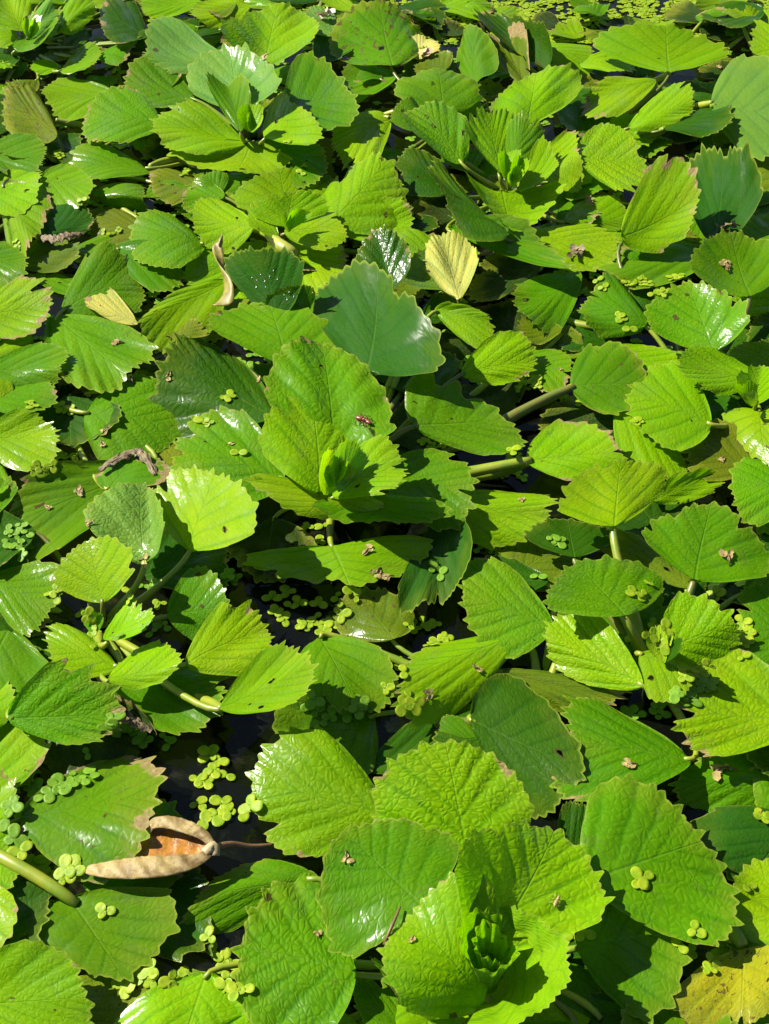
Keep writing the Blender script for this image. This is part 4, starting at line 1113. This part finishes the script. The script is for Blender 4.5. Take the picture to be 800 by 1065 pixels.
strip_obj('rolled_margin', pp, [0.0012 + 0.0028 * math.sin(math.pi * i / (n_ - 1)) for i in range(n_)], M_CREAM, dl, curl=0.4, rib=.08, segs=13, loc=LOC)
v, f = tube(path([(218, 883, 2.2), (240, 878, 1.6), (262, 880, 1.1), (285, 878, .8)], 15), [.0022 - .0001 * i for i in range(16)], 8)
mesh_obj('stalk', [q - LOC for q in v], f, M_STEMB, dl)
scr = strip_obj('leaf_tip', path([(212, 886, 2.6), (222, 878, 2.7), (223, 890, 2.4)], 8), [.003] * 9, M_STRAW, dl, curl=1.0, segs=7, loc=LOC)

# brown rolled strips
def rolled(label, pts, w0, mat, cat='dead leaf'):
    pp = path(pts, 30); n_ = len(pp); loc = pp[n_ // 2].copy()
    o = strip_obj('rolled_dead_leaf', pp, [w0 * (.35 + .65 * math.sin(math.pi * (i + .5) / n_)) * (1 + .25 * math.sin(i * 1.3)) for i in range(n_)], mat, None, curl=0.8, rib=.22, segs=13, loc=loc)
    o.location = loc; tag(o, label, cat)
rolled('rolled brown leaf strip between the flat leaves at the far left', [(40, 245, 1.6), (55, 247, 2.0), (70, 244, 2.1), (86, 242, 1.7)], .006, M_BROWN)
rolled('grey brown curled rim lying over the flat leaf, left of the crumpled shiny leaf', [(103, 489, 2.0), (118, 478, 2.3), (140, 469, 2.4), (152, 476, 2.4), (162, 494, 2.1)], .0045, M_BROWN)
rolled('brown withered strip beside the drooping withered leaf, lower left', [(105, 722, 2.2), (122, 738, 2.3), (140, 750, 2.1), (158, 760, 1.7)], .004, M_BROWN)

# twisted yellow dry leaf hanging over the flat rosette's leaves
tw = path([(232, 318, 2.6), (236, 302, 3.0), (231, 285, 3.2), (228, 268, 3.5), (226, 254, 4.0), (231, 249, 4.2), (229, 258, 3.9)], 36)
lo = tw[0].copy()
v, f = [], []
for i, p in enumerate(tw):
    t = i / (len(tw) - 1)
    a = t * 5.5
    wdt = .0065 * (1 - t) ** 1.2 + .0022
    s = Vector((math.cos(a), .3 * math.sin(a), math.sin(a)))
    for q in (-1, -.5, 0, .5, 1): v.append(p + s * wdt * q + Vector((0, 0, .0012 * q * q)) - lo)
for i in range(len(tw) - 1):
    for q in range(4): f.append((i * 5 + q, i * 5 + q + 1, (i + 1) * 5 + q + 1, (i + 1) * 5 + q))
o = mesh_obj('twisted_dead_leaf', v, f, plain('dry_yellow_leaf', (.34, .30, .05), (.20, .14, .03), 120, .5, .2, .4))
o.modifiers.new('thickness', 'SOLIDIFY').thickness = .0007
o.location = lo; tag(o, 'twisted dry yellow leaf standing in front of the dark upright leaf', 'dead leaf')

# the yellow bud of the flat rosette (a part of that plant)
c0 = PLANTS['bud']['o'].location
pp = path([(279, 246, 2.6), (285, 250, 2.9), (294, 257, 3.1), (303, 262, 3.0), (308, 264, 2.8)], 16)
v, f = tube([q - c0 for q in pp], [.0016 + .0042 * math.sin(math.pi * (i + .6) / 18) ** .8 for i in range(17)], 12)
b = mesh_obj('bud', v, f, M_YELLOW, PLANTS['bud']['o']); b['label'] = 'pale yellow swollen bud'
# the stalk it hangs on
v, f = tube([q - c0 for q in path([(255, 236, .6), (265, 240, 1.6), (276, 244, 2.5), (283, 249, 2.8)], 10)], [.0022] * 11, 8)
mesh_obj('bud_stalk', v, f, M_PET, PLANTS['bud']['o'])

# rolled heart of the near rosette
c0 = PLANTS['near']['o'].location
def rolled_leaf(px, py, zb, r0, r1, h, a0, a1, lean, col, twistz=0.0):
    base = at(px, py, zb)
    v, f, lp, rm = [], [], [], []
    n, m = 121, 14
    for i in range(m + 1):
        t = i / m
        for j in range(n):
            u = j / (n - 1)
            a = a0 + (a1 - a0) * u
            spiral = 1 - .38 * u
            rr = (r0 + (r1 - r0) * t ** 1.3) * spiral
            nte = max(9, int(abs(a1 - a0) * r1 * 210))
            saw = ((1 - abs((u * nte % 1) * 2 - 1)) * .75 - .3) * max(0, (t - .9) / .1) if .05 < u < .95 else -.2 * max(0, (t - .9) / .1)
            hh = h * t * (.60 + .40 * math.sin(math.pi * (u * .8 + .12))) + saw * .0012 + .0026 * math.sin(a * 2.3 + r0 * 900) * t
            saw *= min(1, r1 / .032)
            rr += saw * .0019 + .0009 * math.sin(a * 11) * t
            rr *= 1 + .05 * math.sin(a * 3 + t * 2) + .12 * max(0, t - .8) * math.sin(a * 7)
            v.append(base + Vector((rr * math.cos(a) + lean[0] * t * h, rr * math.sin(a) + lean[1] * t * h, hh)) - c0)
            lp.append(((u - .5) * 1.3 * (.2 + .8 * t), t, 3.0 + r0 * 900)); rm.append(t)
    for i in range(m):
        for j in range(n - 1):
            f.append((i * n + j, (i + 1) * n + j, (i + 1) * n + j + 1, i * n + j + 1))
    o = mesh_obj('rolled_leaf', v, f, M_LEAF, PLANTS['near']['o'], attrs={'leafpos': ('FLOAT_VECTOR', lp), 'rim': ('FLOAT', rm)})
    o.color = (*col, .0); o['edge_wear'] = 0.0; o['rugose'] = 0.7
    o['label'] = 'rolled young leaf at the heart'
rolled_leaf(512, 1020, 2.2, .011, .041, .036, -2.05, 1.45, (.0, .0), (.165, .335, .003))
rolled_leaf(508, 1020, 2.2, .008, .0185, .046, 1.2, 6.6, (-.02, .0), (.185, .370, .003))
rolled_leaf(508, 1020, 2.6, .004, .0105, .041, 0.4, 5.6, (-.02, .02), (.200, .385, .004))

# a swollen stem rising under each rosette that shows one
for key in ('near', 'mid', 'crown', 'small', 'top'):
    pl = PLANTS[key]
    v, f = tube([(0, 0, -.06), (0, .002, -.02), (0, .004, .004), (0, .004, .016)], [.004, .005, .006, .003], 10)
    mesh_obj('stem', v, f, M_PETO, pl['o'])

# thick stalks lying on the water that the photo shows bare
def stalk(key, pts, r, mat=M_PET):
    c = PLANTS[key]['o'].location
    v, f = tube([q - c for q in path(pts, 18)], [r * (.8 + .35 * math.sin(math.pi * i / 18)) for i in range(19)], 10)
    mesh_obj('stalk', v, f, mat, PLANTS[key]['o'])
stalk('mid', [(596, 402, 2.3), (578, 411, 1.2), (550, 424, .5), (528, 437, .2), (500, 450, -.4)], .0035)
stalk('mid', [(550, 480, 2.3), (530, 488, 1.0), (505, 494, .4), (480, 496, .0)], .0036)
stalk('curl', [(80, 940, .9), (66, 930, 1.3), (40, 913, 1.5), (5, 893, 1.6), (-40, 868, 1.0)], .0031)
stalk('rust', [(773, 984, 1.3), (762, 966, 1.1), (756, 950, .5), (752, 935, -.3)], .0038)
stalk('sink', [(520, 757, .6), (495, 752, .5), (470, 752, .3), (448, 752, -.1)], .0030, M_PETO)
stalk('fan', [(696, 76, 2.5), (690, 80, 1.9), (680, 85, 1.0), (668, 90, .2)], .0034)
stalk('glare', [(741, 107, 3.0), (733, 109, 2.4), (722, 111, 1.6), (712, 111, .6)], .0034)
stalk('fan', [(692, 134, 2.3), (684, 138, 1.6), (672, 143, .9), (662, 146, .2)], .0034)
stalk('fold', [(398, 120, .5), (412, 116, 1.2), (425, 112, 1.6), (436, 108, 1.5)], .0030)
stalk('top', [(205, 173, 1.4), (188, 166, .9), (170, 168, 1.2), (156, 173, 1.5)], .0032)
stalk('speck', [(58, 125, 1.5), (70, 128, 1.1), (84, 130, .7), (96, 131, .2)], .0030)
stalk('small', [(231, 737, 3.3), (222, 732, 2.4), (205, 726, 1.2), (180, 718, .3)], .0028)
stalk('sun', [(620, 340, .6), (600, 337, .3), (588, 333, .1), (575, 328, -.4)], .0032)
stalk('mid', [(200, 498, .6), (180, 490, .5), (160, 484, .3), (140, 480, .0)], .0032, M_PETO)

# ------------------------------------------------------------------ insects
def insect(px, py, label, s, spin, mat):
    p, n = surface(px, py)
    def ell(c, r, m=10, k_=6):
        v, f = [], []
        for i in range(k_ + 1):
            th = math.pi * i / k_
            for q in range(m):
                ph = 6.283 * q / m
                v.append((c[0] + r[0] * math.cos(th), c[1] + r[1] * math.sin(th) * math.cos(ph), c[2] + r[2] * math.sin(th) * math.sin(ph)))
        for i in range(k_):
            for q in range(m):
                f.append((i * m + q, i * m + (q + 1) % m, (i + 1) * m + (q + 1) % m, (i + 1) * m + q))
        return v, f
    v, f = ell((0, 0, .0016 * s), (.0026 * s, .0014 * s, .0011 * s))
    for c, r in (((.0031 * s, 0, .0017 * s), (.0012 * s, .0010 * s, .0009 * s)), ((.0045 * s, 0, .0016 * s), (.0008 * s, .0008 * s, .0007 * s))):
        v2, f2 = ell(c, r); o0 = len(v); v += v2; f += [tuple(i + o0 for i in q) for q in f2]
    b = mesh_obj('insect', v, f, mat)
    m = frame(n, spin).to_4x4(); m.translation = p + n * .0003
    b.matrix_world = m
    tag(b, label, 'insect')
    for sd in (-1, 1):
        for k_ in (-1, 0, 1):
            tv, tf = tube([(.0015 * s + k_ * .0013 * s, sd * .0009 * s, .0014 * s), (.0015 * s + k_ * .0022 * s, sd * .0024 * s, .0020 * s), (.0015 * s + k_ * .003 * s, sd * .0034 * s, 0)], [.00022 * s] * 3, 5)
            mesh_obj('leg', tv, tf, mat, b)
insect(375, 437, 'dark red brown insect on the big back leaf of the tall rosette', 1.35, -.5, M_BUG)
insect(384, 441, 'second red brown insect touching the darker one, nearer the leaf rim', 1.1, 2.4, M_BUG)
insect(577, 940, 'small tan insect on the right leaf of the near rosette', .8, 1.1, M_FLOW)
# dry twig between the near leaves
p, n = surface(408, 965)
tv, tf = tube([(-.004, -.009, .0012), (0, 0, .0026), (.004, .010, .0018)], [.0007, .0009, .0005], 6)
o = mesh_obj('twig', tv, tf, M_STEMB); o.location = p
tag(o, 'thin dark twig lying where two near rosette leaves meet', 'twig')

# droplets on the dark upright leaves
dn = [(262,288),(267,291),(271,285),(275,292),(280,287),(284,281),(288,290),(266,298),(276,298),(295,306),(300,303),(305,308),(298,311),(310,306),(378,247)]
ico = None
for (x, y) in dn:
    p, n = surface(x, y)
    s = drng.uniform(.0006, .0013)
    v, f = [], []
    m, k_ = 10, 4
    for i in range(k_):
        th = (math.pi / 2) * i / k_
        for q in range(m): v.append((s * math.cos(th) * math.cos(6.283 * q / m), s * math.cos(th) * math.sin(6.283 * q / m), s * .75 * math.sin(th)))
    v.append((0, 0, s * .75))
    for i in range(k_ - 1):
        for q in range(m): f.append((i * m + q, i * m + (q + 1) % m, (i + 1) * m + (q + 1) % m, (i + 1) * m + q))
    for q in range(m): f.append(((k_ - 1) * m + q, (k_ - 1) * m + (q + 1) % m, k_ * m))
    f.append(tuple(range(m - 1, -1, -1)))
    o = mesh_obj('water_droplet', v, f, M_DROP)
    mm = frame(n, 0).to_4x4(); mm.translation = p + n * .0002; o.matrix_world = mm
    tag(o, 'clear water droplet on a dark upright leaf behind the tall rosette', 'droplet', 'water droplets on the dark leaves')

# ------------------------------------------------------------------ water and mud
def sheet(name, z, mat):
    o = mesh_obj(name, [(-60, -40, 0), (60, -40, 0), (60, 80, 0), (-60, 80, 0)], [(0, 1, 2, 3)], mat, smooth=False)
    o.location = (0, 0, z)
    tag(o, kind='structure')
    return o
sheet('water', 0.0, M_WATER)
sheet('pond_bed', -0.22, M_BED)
